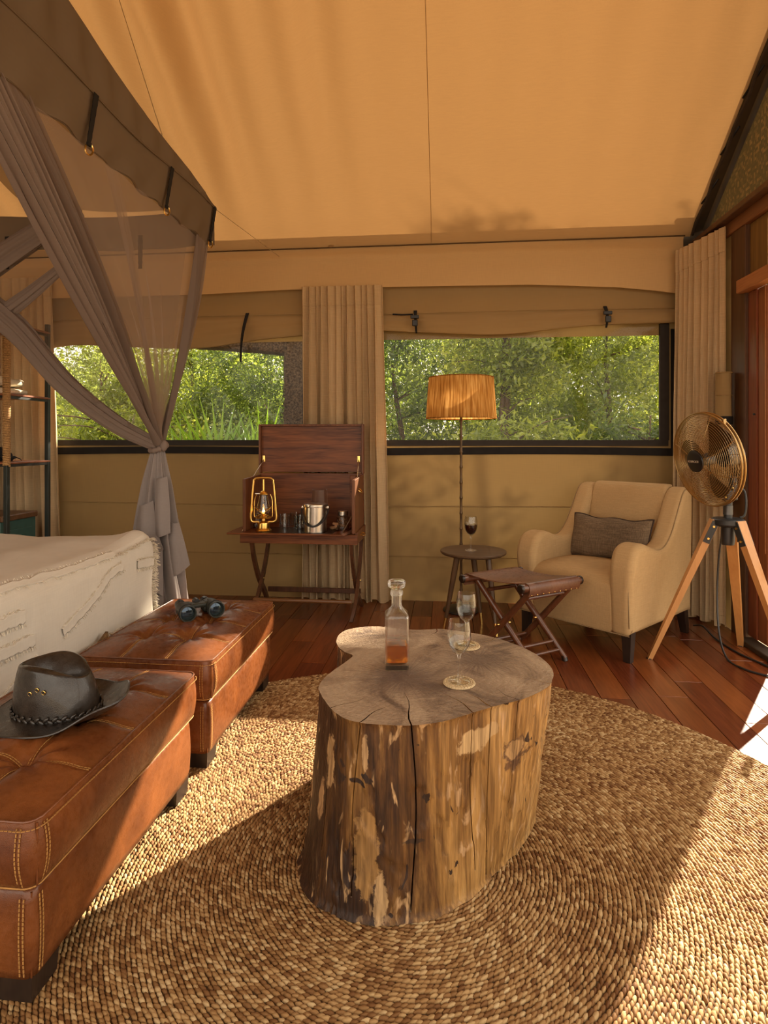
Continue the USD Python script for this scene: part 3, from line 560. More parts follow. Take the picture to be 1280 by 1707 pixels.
# ------------------------------------------------------------------ rug
RC = np.array([-0.088, 1.712]); RR = 1.392
rug = thing('rug', 'large round braided jute rug under the tree-stump table', 'rug', (RC[0], RC[1], 0))
part(rug, 'backing', lathe([(0, 0.0005), (RR - 0.004, 0.0005), (RR - 0.002, 0.006), (0, 0.006)], 96), plain('jute_backing', (0.085, 0.050, 0.022), 0.95, bump=0.4, bscale=300))
JUTE = mat('jute_braid', {'o': ('object_info', {}), 'g': ('geometry', {}), 'n': ('noise_texture', {'scale': 2.2, 'detail': 3.0}), 'n2': ('noise_texture', {'scale': 900.0, 'detail': 2.0}), 'mx': ('mix_float', {'fac': 0.45}),
            'r': ('rgb_ramp', {'ramp': [(0.20, (0.15, 0.062, 0.019)), (0.45, (0.31, 0.170, 0.064)), (0.68, (0.45, 0.290, 0.130)), (0.92, (0.66, 0.52, 0.30))]}), 'b': ('bump', {'strength': 0.5, 'distance': 0.001}), 'p': ('principled_bsdf', {'roughness': 0.75, 'specular_ior_level': 0.25})},
           [('o.random', 'mx.a'), ('g.position', 'n.vector'), ('n.fac', 'mx.b'), ('mx.result', 'r.fac'), ('r.color', 'p.base_color'), ('g.position', 'n2.vector'), ('n2.fac', 'b.height'), ('b.normal', 'p.normal')], 'p.BSDF')
pi = UsdGeom.PointInstancer.Define(stage, path_of(rug, 'braid')); tag(pi.GetPrim(), kind='stuff')
protos = []
for k in range(3):
    m = trimesh.creation.icosphere(1); r = np.random.default_rng(k)
    m.vertices = m.vertices * [0.0114, 0.0053, 0.0060] * (1 + 0.12 * r.normal(size=(len(m.vertices), 1))); m.vertices[:, 1] += 0.20 * m.vertices[:, 0]
    protos.append(usdkit.mesh(stage, pi.GetPath().pathString + f'/stitch_{k:03d}', m, JUTE, smooth=True).GetPath())
pos, ang = [], []; r = np.random.default_rng(3); ROW = 0.0114
for i in range(int(RR / ROW)):
    R = RR - 0.007 - i * ROW
    if R < 0.01: break
    n = max(4, int(2 * np.pi * R / 0.0142)); a = (np.arange(n) + r.random()) / n * 2 * np.pi + r.normal(0, 0.0012 / R, n)
    rr = R + r.normal(0, 0.0005, n) + 0.004 * np.sin(3 * a + 1) * (R / RR)
    pos.append(np.stack([rr * np.cos(a), rr * np.sin(a), 0.0065 + r.normal(0, 0.0006, n)], 1)); ang.append(a + np.pi / 2 + r.normal(0, 0.09, n))
pos = np.vstack(pos); ang = np.concatenate(ang); N = len(pos)
pi.CreatePrototypesRel().SetTargets(protos); pi.CreatePositionsAttr(Vt.Vec3fArray.FromNumpy(pos.astype(np.float32)))
pi.CreateProtoIndicesAttr(Vt.IntArray.FromNumpy(r.integers(0, 3, N).astype(np.int32)))
pi.CreateOrientationsAttr(Vt.QuathArray([Gf.Quath(float(math.cos(t / 2)), 0, 0, float(math.sin(t / 2))) for t in ang]))
pi.CreateScalesAttr(Vt.Vec3fArray.FromNumpy((r.normal(1, 0.08, (N, 1)) * np.ones((1, 3))).astype(np.float32)))
RUG_Z = 0.0125

# ------------------------------------------------------------------ tree-stump table
top = np.array([(-0.391, 2.131), (-0.378, 2.208), (-0.329, 2.256), (-0.257, 2.271), (-0.181, 2.250), (-0.101, 2.251), (-0.023, 2.268), (0.066, 2.24), (0.12, 2.219), (0.181, 2.178), (0.247, 2.11), (0.288, 2.038), (0.314, 1.96), (0.32, 1.886), (0.300, 1.802), (0.263, 1.742), (0.201, 1.680), (0.153, 1.649), (0.115, 1.623), (0.07, 1.59), (-0.008, 1.532), (-0.082, 1.501), (-0.142, 1.496), (-0.201, 1.498), (-0.234, 1.506), (-0.266, 1.524), (-0.298, 1.562), (-0.33, 1.617), (-0.357, 1.673), (-0.366, 1.714), (-0.356, 1.792), (-0.324, 1.893), (-0.306, 1.960), (-0.340, 1.995), (-0.376, 2.055)])
bot = np.array([(-0.395, 2.14), (-0.38, 2.21), (-0.33, 2.25), (-0.257, 2.262), (-0.181, 2.24), (-0.101, 2.24), (-0.023, 2.25), (0.06, 2.225), (0.11, 2.20), (0.165, 2.16), (0.225, 2.09), (0.258, 2.02), (0.275, 1.95), (0.266, 1.903), (0.235, 1.83), (0.198, 1.76), (0.150, 1.69), (0.121, 1.651), (0.088, 1.607), (0.054, 1.563), (-0.022, 1.496), (-0.085, 1.468), (-0.145, 1.455), (-0.205, 1.458), (-0.252, 1.466), (-0.295, 1.482), (-0.345, 1.513), (-0.385, 1.563), (-0.412, 1.623), (-0.418, 1.69), (-0.400, 1.80), (-0.360, 1.895), (-0.325, 1.965), (-0.355, 2.0), (-0.385, 2.06)])
ST_C = np.array([-0.05, 1.86, RUG_Z]); ST_H = 0.487 - RUG_Z
ts_, bs_ = spline(top, 300, True), spline(bot, 300, True)
rows = []; K = 44
for k in range(K + 1):
    t = k / K; e = t ** 0.75
    c = bs_ * (1 - e) + ts_ * e; z = t * ST_H
    d = np.roll(c, -1, 0) - np.roll(c, 1, 0); nrm = np.stack([d[:, 1], -d[:, 0]], 1); nrm /= np.linalg.norm(nrm, axis=1, keepdims=True)
    q = np.c_[c, np.full(300, z)]
    disp = 0.018 * fb(q * [1, 1, 0.25], 9, 1) + 0.007 * fb(q * [1, 1, 0.12], 42, 2) + 0.020 * np.clip(fb(q * [1, 1, 0.5], 7, 5), 0.05, 1) * (1 - t) + 0.004 * (fb(q * [1, 1, 0.35], 14, 9) > 0.06)
    c = c + nrm * (disp * (0.25 + 0.75 * (1 - t ** 6)))[:, None]
    if k == K: c = c - nrm * 0.004
    if k == 0: c = c - nrm * 0.006
    rows.append(np.c_[c, np.full(300, z if k < K else z)])
V = np.vstack(rows) - [ST_C[0], ST_C[1], 0]; F = []
for k in range(K):
    i = np.arange(300); j = (i + 1) % 300; F.append(np.stack([k * 300 + i, k * 300 + j, (k + 1) * 300 + j, (k + 1) * 300 + i], 1))
sgn = 1 if area2(ts_) > 0 else -1
side = T(V, np.vstack(F)); f = side.faces if sgn > 0 else side.faces[:, ::-1]
e0 = earcut(V[:300]); e1 = earcut(V[-300:])
def _or(e, base, up):
    q = V[base + e]; z = np.cross(q[:, 1] - q[:, 0], q[:, 2] - q[:, 0])[:, 2]; e = e.copy(); bad = (z > 0) != up; e[bad] = e[bad][:, ::-1]; return e + base
body = man(T(V, np.vstack([f, _or(e0, 0, False), _or(e1, len(V) - 300, True)])))
def crack(rim, tip, w, z0):
    a = np.array(rim) - ST_C[:2]; b = np.array(tip) - ST_C[:2]; d = unit(a - b); n = np.array([-d[1], d[0]]); L = np.linalg.norm(a - b)
    path = [b + d * L * s + n * 0.005 * math.sin(s * 7 + a[0] * 30) for s in np.linspace(0, 1, 7)] + [a + d * 0.06]
    ww = [w * min(1, s * 1.2) for s in np.linspace(0.03, 1, 7)] + [w * 1.3]
    poly = [p + n * q / 2 for p, q in zip(path, ww)] + [p - n * q / 2 for p, q in zip(path[::-1], ww[::-1])]
    poly = np.array(poly)
    if area2(poly) < 0: poly = poly[::-1]
    m = m3.CrossSection([poly]).extrude(ST_H + 0.02 - z0, 10)
    ph = a[0] * 20
    return m.warp_batch(lambda v: np.c_[v[:, 0] + 0.010 * np.sin(v[:, 2] * 9 + ph), v[:, 1] + 0.0 * v[:, 2], v[:, 2]]).translate([0, 0, z0])
CR = [((-0.085, 1.50), (-0.117, 1.70), 0.0038, 0.02), ((0.07, 1.59), (-0.017, 1.717), 0.0034, 0.06), ((0.115, 1.623), (0.035, 1.715), 0.0042, 0.02), ((0.185, 1.668), (0.12, 1.75), 0.0024, 0.10), ((-0.225, 1.503), (-0.15, 1.62), 0.0034, 0.05),
      ((-0.30, 1.565), (-0.20, 1.66), 0.0024, 0.12), ((-0.19, 2.255), (-0.175, 2.17), 0.0042, 0.10), ((-0.03, 2.268), (-0.05, 2.19), 0.0036, 0.12), ((0.165, 2.19), (0.095, 2.11), 0.0030, 0.12), ((0.30, 1.80), (0.20, 1.84), 0.002, 0.15)]
body = body - m3.Manifold.batch_boolean([crack(*c) for c in CR], m3.OpType.Add)
STUMP_N = {
    'g': ('geometry', {}), 's': ('separate_xyz', {}), 'sp': ('separate_xyz', {}), 'top': ('math', {'math_type': 'greater_than', 'value2': 0.85}),
    # end grain: faint rings and a dark heart
    'off': ('mapping', {'location': (0.10, -1.86, 0.0)}), 'wr': ('wave_texture', {'wave_type': 'rings', 'rings_direction': 'z', 'scale': 14.0, 'distortion': 5.0, 'detail': 3.0, 'detail_scale': 1.5}),
    'hn': ('noise_texture', {'scale': 4.6, 'detail': 5.0, 'roughness': 0.6, 'distortion': 1.2}), 'hr': ('rgb_ramp', {'ramp': [(0.34, (0.17, 0.115, 0.082)), (0.46, (0.37, 0.265, 0.178)), (0.60, (0.50, 0.375, 0.255))]}),
    'wm': ('mix_color', {'blend_type': 'multiply', 'fac': 0.08}), 'fn': ('noise_texture', {'scale': 160.0, 'detail': 3.0}), 'fr': ('rgb_ramp', {'ramp': [(0.3, (0.72, 0.72, 0.72)), (0.7, (1, 1, 1))]}), 'fm': ('mix_color', {'blend_type': 'multiply', 'fac': 0.5}),
    # side: golden wood, dark bark streaks, pale bare patches
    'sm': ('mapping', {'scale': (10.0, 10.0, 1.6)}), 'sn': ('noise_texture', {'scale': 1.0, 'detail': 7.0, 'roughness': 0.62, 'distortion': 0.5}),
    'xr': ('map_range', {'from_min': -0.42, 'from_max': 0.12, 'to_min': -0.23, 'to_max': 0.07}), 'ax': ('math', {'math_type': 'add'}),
    'sr': ('rgb_ramp', {'ramp': [(0.31, (0.040, 0.016, 0.006)), (0.43, (0.13, 0.055, 0.014)), (0.52, (0.30, 0.150, 0.040)), (0.63, (0.48, 0.265, 0.082)), (0.78, (0.56, 0.36, 0.15))]}),
    'pm': ('mapping', {'scale': (17.0, 17.0, 5.0)}), 'pn': ('noise_texture', {'scale': 1.0, 'detail': 4.0, 'distortion': 1.6}), 'pt': ('map_range', {'from_min': 0.60, 'from_max': 0.66, 'clamp': True}),
    'pc': ('mix_color', {'b': (0.55, 0.34, 0.16)}), 'dm': ('mapping', {'scale': (17.0, 17.0, 9.0), 'location': (3.1, 1.7, 0.4)}), 'dn': ('noise_texture', {'scale': 1.0, 'detail': 3.0, 'distortion': 1.2}), 'dt': ('map_range', {'from_min': 0.665, 'from_max': 0.685, 'clamp': True}), 'dc': ('mix_color', {'b': (0.040, 0.020, 0.012)}),
    'gm': ('mapping', {'scale': (110.0, 110.0, 5.0)}), 'gn': ('noise_texture', {'scale': 1.0, 'detail': 4.0}), 'gr': ('rgb_ramp', {'ramp': [(0.34, (0.30, 0.27, 0.25)), (0.7, (1, 1, 1))]}), 'gc': ('mix_color', {'blend_type': 'multiply', 'fac': 0.8}),
    'mx': ('mix_color', {}), 'b': ('bump', {'strength': 0.7, 'distance': 0.005}), 'p': ('principled_bsdf', {'roughness': 0.55, 'specular_ior_level': 0.35})}
STUMP_L = [('g.true_normal', 's.vector'), ('s.z', 'top.value1'), ('g.position', 'off.vector'), ('off.vector', 'wr.vector'), ('g.position', 'hn.vector'), ('hn.fac', 'hr.fac'), ('hr.color', 'wm.a'), ('wr.color', 'wm.b'), ('g.position', 'fn.vector'), ('fn.fac', 'fr.fac'), ('wm.result', 'fm.a'), ('fr.color', 'fm.b'),
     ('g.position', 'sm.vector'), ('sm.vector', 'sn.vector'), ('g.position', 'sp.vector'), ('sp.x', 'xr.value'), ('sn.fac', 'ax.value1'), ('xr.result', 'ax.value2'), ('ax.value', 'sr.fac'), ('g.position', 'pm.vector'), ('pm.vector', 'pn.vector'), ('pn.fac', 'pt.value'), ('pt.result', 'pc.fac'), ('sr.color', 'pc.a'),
     ('g.position', 'dm.vector'), ('dm.vector', 'dn.vector'), ('dn.fac', 'dt.value'), ('dt.result', 'dc.fac'), ('pc.result', 'dc.a'), ('g.position', 'gm.vector'), ('gm.vector', 'gn.vector'), ('gn.fac', 'gr.fac'), ('dc.result', 'gc.a'), ('gr.color', 'gc.b'),
     ('top.value', 'mx.fac'), ('gc.result', 'mx.a'), ('fm.result', 'mx.b'), ('mx.result', 'p.base_color'), ('gn.fac', 'b.height'), ('b.normal', 'p.normal')]
# stains and bare patches of their own shape on the side, and the two dark hearts with radial checks on top
STUMP_N['wob'] = ('noise_texture', {'scale': 26.0, 'detail': 5.0, 'roughness': 0.65}); STUMP_L.append(('g.position', 'wob.vector'))
src = 'dc.result'
for k, (c, s, col) in enumerate((((0.075, 1.585, 0.41), (0.050, 0.06, 0.035), (0.62, 0.42, 0.20)), ((0.118, 1.62, 0.425), (0.022, 0.05, 0.018), (0.60, 0.40, 0.19)), ((0.185, 1.70, 0.34), (0.050, 0.06, 0.042), (0.10, 0.045, 0.024)), ((0.185, 1.70, 0.345), (0.036, 0.05, 0.030), (0.48, 0.29, 0.12)),
        ((-0.305, 1.545, 0.36), (0.014, 0.05, 0.075), (0.56, 0.34, 0.15)), ((-0.335, 1.56, 0.24), (0.012, 0.05, 0.055), (0.50, 0.29, 0.13)), ((-0.20, 1.48, 0.16), (0.034, 0.06, 0.10), (0.42, 0.23, 0.075)), ((-0.165, 1.475, 0.06), (0.018, 0.06, 0.06), (0.58, 0.37, 0.17)), ((-0.205, 1.49, 0.40), (0.009, 0.05, 0.055), (0.60, 0.38, 0.18)),
        ((-0.085, 1.48, 0.20), (0.030, 0.05, 0.007), (0.045, 0.025, 0.016)), ((-0.365, 1.58, 0.10), (0.055, 0.09, 0.10), (0.050, 0.022, 0.009)))):
    STUMP_N.update({f'o{k}': ('vector_math', {'math_type': 'subtract', 'vector2': c}), f'd{k}': ('vector_math', {'math_type': 'divide', 'vector2': s}), f'l{k}': ('vector_math', {'math_type': 'length'}), f'a{k}': ('math', {'math_type': 'multiply_add', 'value2': 2.2}),
                    f't{k}': ('map_range', {'from_min': 2.15, 'from_max': 1.95, 'to_min': 0.0, 'to_max': 0.85, 'clamp': True}), f'x{k}': ('mix_color', {'b': col})})
    STUMP_L += [('g.position', f'o{k}.vector1'), (f'o{k}.vector', f'd{k}.vector1'), (f'd{k}.vector', f'l{k}.vector1'), ('wob.fac', f'a{k}.value1'), (f'l{k}.value', f'a{k}.value3'), (f'a{k}.value', f't{k}.value'), (f't{k}.result', f'x{k}.fac'), (src, f'x{k}.a')]; src = f'x{k}.result'
STUMP_L = [(src, b) if b == 'gc.a' else (a, b) for a, b in STUMP_L]
src = 'fm.result'
for k, (cx, cy, rad) in enumerate(((-0.13, 1.80, 0.17), (0.10, 1.96, 0.14))):
    STUMP_N.update({f'h{k}': ('vector_math', {'math_type': 'subtract', 'vector2': (cx, cy, 0.487)}), f'hs{k}': ('separate_xyz', {}), f'ha{k}': ('math', {'math_type': 'arctan2'}), f'hl{k}': ('vector_math', {'math_type': 'length'}), f'hc{k}': ('combine_xyz', {}), f'hk{k}': ('math', {'math_type': 'multiply', 'value2': 16.0}), f'hq{k}': ('math', {'math_type': 'multiply', 'value2': 9.0}),
                    f'hn{k}': ('noise_texture', {'scale': 1.0, 'detail': 4.0, 'roughness': 0.65}), f'hg{k}': ('math', {'math_type': 'multiply_add', 'value2': 0.26}), f'hm{k}': ('map_range', {'from_min': 0.13 + rad * 0.30, 'from_max': 0.13 + rad, 'to_min': 0.8, 'to_max': 0.0, 'clamp': True}), f'hx{k}': ('mix_color', {'b': (0.125, 0.080, 0.060)})})
    STUMP_L += [('g.position', f'h{k}.vector1'), (f'h{k}.vector', f'hs{k}.vector'), (f'hs{k}.y', f'ha{k}.value1'), (f'hs{k}.x', f'ha{k}.value2'), (f'h{k}.vector', f'hl{k}.vector1'), (f'ha{k}.value', f'hk{k}.value1'), (f'hl{k}.value', f'hq{k}.value1'), (f'hk{k}.value', f'hc{k}.x'), (f'hq{k}.value', f'hc{k}.y'), (f'hc{k}.vector', f'hn{k}.vector'),
                (f'hn{k}.fac', f'hg{k}.value1'), (f'hl{k}.value', f'hg{k}.value3'), (f'hg{k}.value', f'hm{k}.value'), (f'hm{k}.result', f'hx{k}.fac'), (src, f'hx{k}.a')]; src = f'hx{k}.result'
STUMP_L = [(src, b) if b == 'mx.b' else (a, b) for a, b in STUMP_L]
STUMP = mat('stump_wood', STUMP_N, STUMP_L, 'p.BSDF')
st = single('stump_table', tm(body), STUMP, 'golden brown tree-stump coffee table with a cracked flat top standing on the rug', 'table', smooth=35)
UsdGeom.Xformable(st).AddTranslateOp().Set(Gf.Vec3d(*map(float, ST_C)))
ZT = ST_C[2] + ST_H

# ------------------------------------------------------------------ coasters, glasses, decanter
GLASS = mat('clear_glass', {'p': ('principled_bsdf', {'base_color': (0.98, 0.99, 0.98), 'roughness': 0.0, 'ior': 1.46, 'transmission_weight': 1.0}), 'lw': ('layer_weight', {'blend': 0.5}), 'f': ('math', {'math_type': 'power', 'value2': 2.6}), 'fm': ('math', {'math_type': 'multiply_add', 'value2': 0.6, 'value3': 0.03}),
    'c': ('transparent_bsdf', {'color': (0.975, 0.98, 0.975)}), 'g': ('glossy_bsdf', {'roughness': 0.02}), 'm': ('mix_closure', {}), 'z': ('mix_closure', {'fac': 0.5})},
    [('lw.facing', 'f.value1'), ('f.value', 'fm.value1'), ('fm.value', 'm.fac'), ('c.BSDF', 'm.closure1'), ('g.BSDF', 'm.closure2'), ('m.closure', 'z.closure1'), ('p.BSDF', 'z.closure2')], 'z.closure')
THIN = mat('thin_glass', {'lw': ('layer_weight', {'blend': 0.5}), 'f': ('math', {'math_type': 'power', 'value2': 2.6}), 'fm': ('math', {'math_type': 'multiply_add', 'value2': 0.95, 'value3': 0.045}), 'c': ('transparent_bsdf', {'color': (0.965, 0.975, 0.965)}), 'g': ('glossy_bsdf', {'roughness': 0.02}), 'm': ('mix_closure', {})}, [('lw.facing', 'f.value1'), ('f.value', 'fm.value1'), ('fm.value', 'm.fac'), ('c.BSDF', 'm.closure1'), ('g.BSDF', 'm.closure2')], 'm.closure')
STRAW = plain('straw_braid', (0.58, 0.44, 0.25), 0.8, vary=0.25, scale=200, bump=0.3, bscale=900)
def coaster(loc, label):
    c = thing('coaster', label, 'coaster', loc, group='woven coasters on the stump table')
    part(c, 'base', lathe([(0, 0.0005), (0.045, 0.0005), (0.0475, 0.003), (0.045, 0.0055), (0, 0.0055)], 36), STRAW)
    bs = []
    for R in np.arange(0.008, 0.0475, 0.0068):
        n = max(7, int(2 * np.pi * R / 0.0085))
        for k in range(n):
            a = k / n * 2 * np.pi + R * 50; m = trimesh.creation.icosphere(1); m.vertices = m.vertices * [0.0058, 0.0036, 0.0026]; m = rot(m, (0, 0, 1), math.degrees(a) + 90 + 24); bs.append(move(m, (R * math.cos(a), R * math.sin(a), 0.0058)))
    part(c, 'braid', join(bs), STRAW, kind='stuff', smooth=True)
    return c
coaster((0.035, 1.765, ZT), 'round woven straw coaster under the nearer wine glass'); coaster((0.066, 2.085, ZT), 'round woven straw coaster under the farther wine glass')
def wine_glass(loc, label, group, s=1.0, fill=0.0):
    g = thing('wine_glass', label, 'wine glass', loc, group=group); b0 = 0.083
    stem = [(0, 0), (0.030, 0), (0.0315, 0.0012), (0.029, 0.003), (0.012, 0.0052), (0.0052, 0.009), (0.0042, 0.02), (0.004, 0.06), (0.0048, 0.074), (0.0075, b0 - 0.004), (0, b0 - 0.003)]
    prof = [(0.0072, b0 - 0.0042), (0.010, b0 - 0.003), (0.0205, b0 + 0.007), (0.029, b0 + 0.021), (0.0335, b0 + 0.038), (0.0345, b0 + 0.052), (0.0335, b0 + 0.070), (0.0305, b0 + 0.093),
            (0.0300, b0 + 0.0938), (0.0294, b0 + 0.093), (0.0323, b0 + 0.070), (0.0333, b0 + 0.052), (0.0322, b0 + 0.038), (0.0277, b0 + 0.021), (0.0188, b0 + 0.0085), (0.008, b0 + 0.0005), (0, b0 - 0.001)]
    part(g, 'bowl', scl(lathe(prof, 48), s), THIN, smooth=40); part(g, 'stem', scl(lathe(stem, 32), s), GLASS, smooth=40)
    if fill:
        W = [(0, b0 - 0.0002), (0.0078, b0 + 0.0009), (0.0186, b0 + 0.0089), (0.0275, b0 + 0.0212), (0.0320, b0 + 0.038), (0.0330, b0 + fill), (0, b0 + fill)]
        part(g, 'wine', scl(lathe(W, 40), s), mat('red_wine', {'p': ('principled_bsdf', {'base_color': (0.020, 0.002, 0.003), 'roughness': 0.03})}, [], 'p.BSDF'), smooth=40, label='dark red wine')
    return g
wine_glass((0.035, 1.765, ZT + 0.0086), 'empty stemmed wine glass on the nearer coaster of the stump table', 'empty wine glasses on the stump table')
wine_glass((0.066, 2.085, ZT + 0.0086), 'empty stemmed wine glass on the farther coaster of the stump table', 'empty wine glasses on the stump table')
dc = thing('decanter', 'square glass decanter part full of amber whisky on the stump table', 'decanter', (-0.157, 1.875, ZT), 8.0)
def sq(h, r, n=6):
    a = []; 
    for cx, cy, s0 in ((h - r, h - r, 0), (-h + r, h - r, 90), (-h + r, -h + r, 180), (h - r, -h + r, 270)):
        for k in range(n): t = math.radians(s0 + 90 * k / (n - 1)); a.append((cx + r * math.cos(t), cy + r * math.sin(t)))
    return np.array(a)
def rings(levels):
    R = [np.c_[sq(h, r), np.full(24, z)] for h, r, z in levels]; V = np.vstack(R + [[[0, 0, levels[0][2]]], [[0, 0, levels[-1][2]]]]); m = len(levels); F = []
    for i in range(m - 1):
        for k in range(24): l = (k + 1) % 24; F += [(i * 24 + k, i * 24 + l, (i + 1) * 24 + l), (i * 24 + k, (i + 1) * 24 + l, (i + 1) * 24 + k)]
    for k in range(24): l = (k + 1) % 24; F += [(m * 24, l, k), (m * 24 + 1, (m - 1) * 24 + k, (m - 1) * 24 + l)]
    return T(V, F)
part(dc, 'bottle', rings([(0.033, 0.008, 0), (0.037, 0.009, 0.004), (0.037, 0.009, 0.160), (0.035, 0.012, 0.170), (0.022, 0.0215, 0.186), (0.0165, 0.0163, 0.193), (0.0160, 0.0158, 0.222), (0.0185, 0.0183, 0.226), (0.0185, 0.0183, 0.242),
     (0.0125, 0.0123, 0.242), (0.0122, 0.012, 0.196), (0.019, 0.0188, 0.183), (0.0322, 0.011, 0.167), (0.0335, 0.0075, 0.158), (0.0335, 0.0075, 0.026), (0.024, 0.012, 0.018), (0.010, 0.0095, 0.021)]), GLASS, smooth=35)
part(dc, 'whisky', rings([(0.010, 0.0095, 0.0213), (0.0238, 0.012, 0.0186), (0.0332, 0.0074, 0.0264), (0.0332, 0.0074, 0.078)]), glass('amber_whisky', (0.72, 0.24, 0.018), 1.35), smooth=30, label='amber whisky')
part(dc, 'stopper', lathe([(0, 0.225), (0.0105, 0.225), (0.0115, 0.243), (0.015, 0.246), (0.0255, 0.252), (0.028, 0.257), (0.028, 0.268), (0.0255, 0.272), (0.015, 0.2735), (0, 0.2735)], 36), GLASS, smooth=35)
ss = [tube(ringpts(0.0195, 24, (0, 0, z)), 0.0012, 5, closed=True) for z in (0.229, 0.233, 0.237)]
part(dc, 'neck_ring', join(ss), GLASS)
emb = join(tube(np.array([(0.008 * math.cos(a), -0.0374, 0.128 + 0.008 * math.sin(a)) for a in np.linspace(0.6, 5.7, 18)]), 0.0008, 5), bbox(-0.004, 0.006, -0.0378, -0.0369, 0.110, 0.1118, 0.0002))
part(dc, 'emblem', move(emb, (0.012, 0, 0)), GLASS, label='embossed letter C')
# ------------------------------------------------------------------ leather ottomans
TAN = leather('tan_leather', (0.095, 0.027, 0.008), (0.225, 0.070, 0.018), rough=0.30, scale=6.0)
THREAD = plain('ochre_thread', (0.42, 0.21, 0.055), 0.8)
DARKLEG = wood('dark_leg_wood', (0.012, 0.007, 0.005), (0.032, 0.018, 0.012), 'z', 1.0, 0.4)
def stitched(pts, side, gap=0.0035, r=0.0009, dash=0.009):
    """two rows of short stitches along a line"""
    pts = np.asarray(pts, float); out = []
    seg = np.r_[0, np.cumsum(np.linalg.norm(np.diff(pts, axis=0), axis=1))]; n = max(2, int(seg[-1] / dash))
    for s in (-1, 1):
        for k in range(n):
            a, b = (k + 0.12) / n * seg[-1], (k + 0.88) / n * seg[-1]
            p, q = (np.array([np.interp(x, seg, pts[:, j]) for j in range(3)]) for x in (a, b))
            i = min(int(np.searchsorted(seg, a)), len(side) - 1); o = np.asarray(side)[i] * gap * s
            out.append(plank(p + o, q + o, r * 2, r * 1.6, up=(0.02, 0.01, 1) if abs(unit(q - p)[2]) < 0.9 else (1, 0.02, 0)))
    return join(out)
def ottoman(label, loc, L, W=0.50):
    """local x across (0 at the room-facing side, -W at the bed), y along"""
    o = thing('ottoman', label, 'ottoman', loc, group='tan leather ottomans at the foot of the bed')
    H1, H2, ZB = 0.245, 0.395, 0.055
    # base with slightly bellied sides
    nu, nz = 160, 14; per = []
    hx, hy, rc = W / 2 - 0.012, L / 2 - 0.012, 0.022
    for cx, cy, s0 in ((hx - rc, hy - rc, 0), (-hx + rc, hy - rc, 90), (-hx + rc, -hy + rc, 180), (hx - rc, -hy + rc, 270)):
        for t in np.linspace(0, math.pi / 2, 7): per.append((cx + rc * math.cos(t + math.radians(s0)), cy + rc * math.sin(t + math.radians(s0))))
        
    per = np.array(per); dense = []
    for i in range(len(per)):
        a, b = per[i], per[(i + 1) % len(per)]; k = 12 if np.linalg.norm(b - a) > 0.1 else 1
        dense += [a + (b - a) * t for t in np.linspace(0, 1, k, endpoint=False)]
    per = np.array(dense); cen = np.array([-W / 2, L / 2])
    def wall(levels):
        R = []
        for z, g in levels:
            q = per * (1 + g / np.array([hx, hy])); R.append(np.c_[q + cen, np.full(len(q), z) + 0.0025 * fb(np.c_[q, np.full(len(q), z)], 6, 3)])
        return np.array(R).transpose(1, 0, 2)
    lv = [(ZB, -0.02), (ZB, 0.0), (ZB + 0.02, 0.003)] + [(z, 0.003 + 0.004 * math.sin((z - ZB) / (H1 - ZB) * math.pi)) for z in np.linspace(0.08, H1 - 0.03, 6)] + [(H1 - 0.010, 0.003), (H1 - 0.002, -0.004), (H1, -0.016), (H1 + 0.001, -0.20)]
    part(o, 'base', grid(wall(lv), closed_u=True), TAN, smooth=True)
    # cushion: puffed top with two by three tufts, sides bulging
    n1, n2 = 70, 100; U, Vv = np.meshgrid(np.linspace(-1, 1, n1), np.linspace(-1, 1, n2), indexing='ij')
    sx, sy = W / 2 + 0.004, L / 2 + 0.004
    def top_z(u, v):
        e = np.clip((1 - np.abs(u)), 0, 1), np.clip((1 - np.abs(v)), 0, 1)
        z = H2 + 0.034 * (1 - (1 - e[0]) ** 3) * (1 - (1 - e[1]) ** 4)
        X, Y = u * sx, v * sy
        for tx in (-1 / 3, 1 / 3):
            z = z - 0.007 * np.exp(-((X - tx * sx) / 0.011) ** 2) * np.clip(e[1] * 8, 0, 1)
            for ty in (-0.5, 0.0, 0.5):
                d = np.hypot(X - tx * sx, Y - ty * sy); z = z - 0.032 * np.exp(-(d / 0.036) ** 1.5)
        for ty in (-0.5, 0.0, 0.5): z = z - 0.007 * np.exp(-((Y - ty * sy) / 0.011) ** 2) * np.clip(e[0] * 8, 0, 1)
        for tx in (-1 / 3, 1 / 3):
            for ty in (-0.5, 0.0, 0.5):
                a = np.arctan2(Y - ty * sy, X - tx * sx); d = np.hypot(X - tx * sx, Y - ty * sy); z = z + 0.0035 * np.sin(a * 9 + 3 * tx + 5 * ty) * np.exp(-((d - 0.05) / 0.04) ** 2)
        return z
    P = np.stack([U * sx, Vv * sy, top_z(U, Vv)], -1); cr = 0.03   # round the plan corners
    cx, cy = np.clip(np.abs(P[..., 0]) - (sx - cr), 0, None), np.clip(np.abs(P[..., 1]) - (sy - cr), 0, None); d = np.hypot(cx, cy); k = np.where(d > cr, cr / np.maximum(d, 1e-9), 1.0)
    P[..., 0] = np.sign(P[..., 0]) * (np.abs(P[..., 0]) - cx + cx * k); P[..., 1] = np.sign(P[..., 1]) * (np.abs(P[..., 1]) - cy + cy * k)
    P[..., 2] += 0.003 * fb(P, 9, 4); P[..., :2] += cen
    topg = grid(P)
    rimi = [(i, 0) for i in range(n1)] + [(n1 - 1, j) for j in range(1, n2)] + [(i, n2 - 1) for i in range(n1 - 2, -1, -1)] + [(0, j) for j in range(n2 - 2, 0, -1)]
    rim = np.array([P[i, j] for i, j in rimi]); c3 = np.array([*cen, 0]); out = rim - c3; out[:, 2] = 0
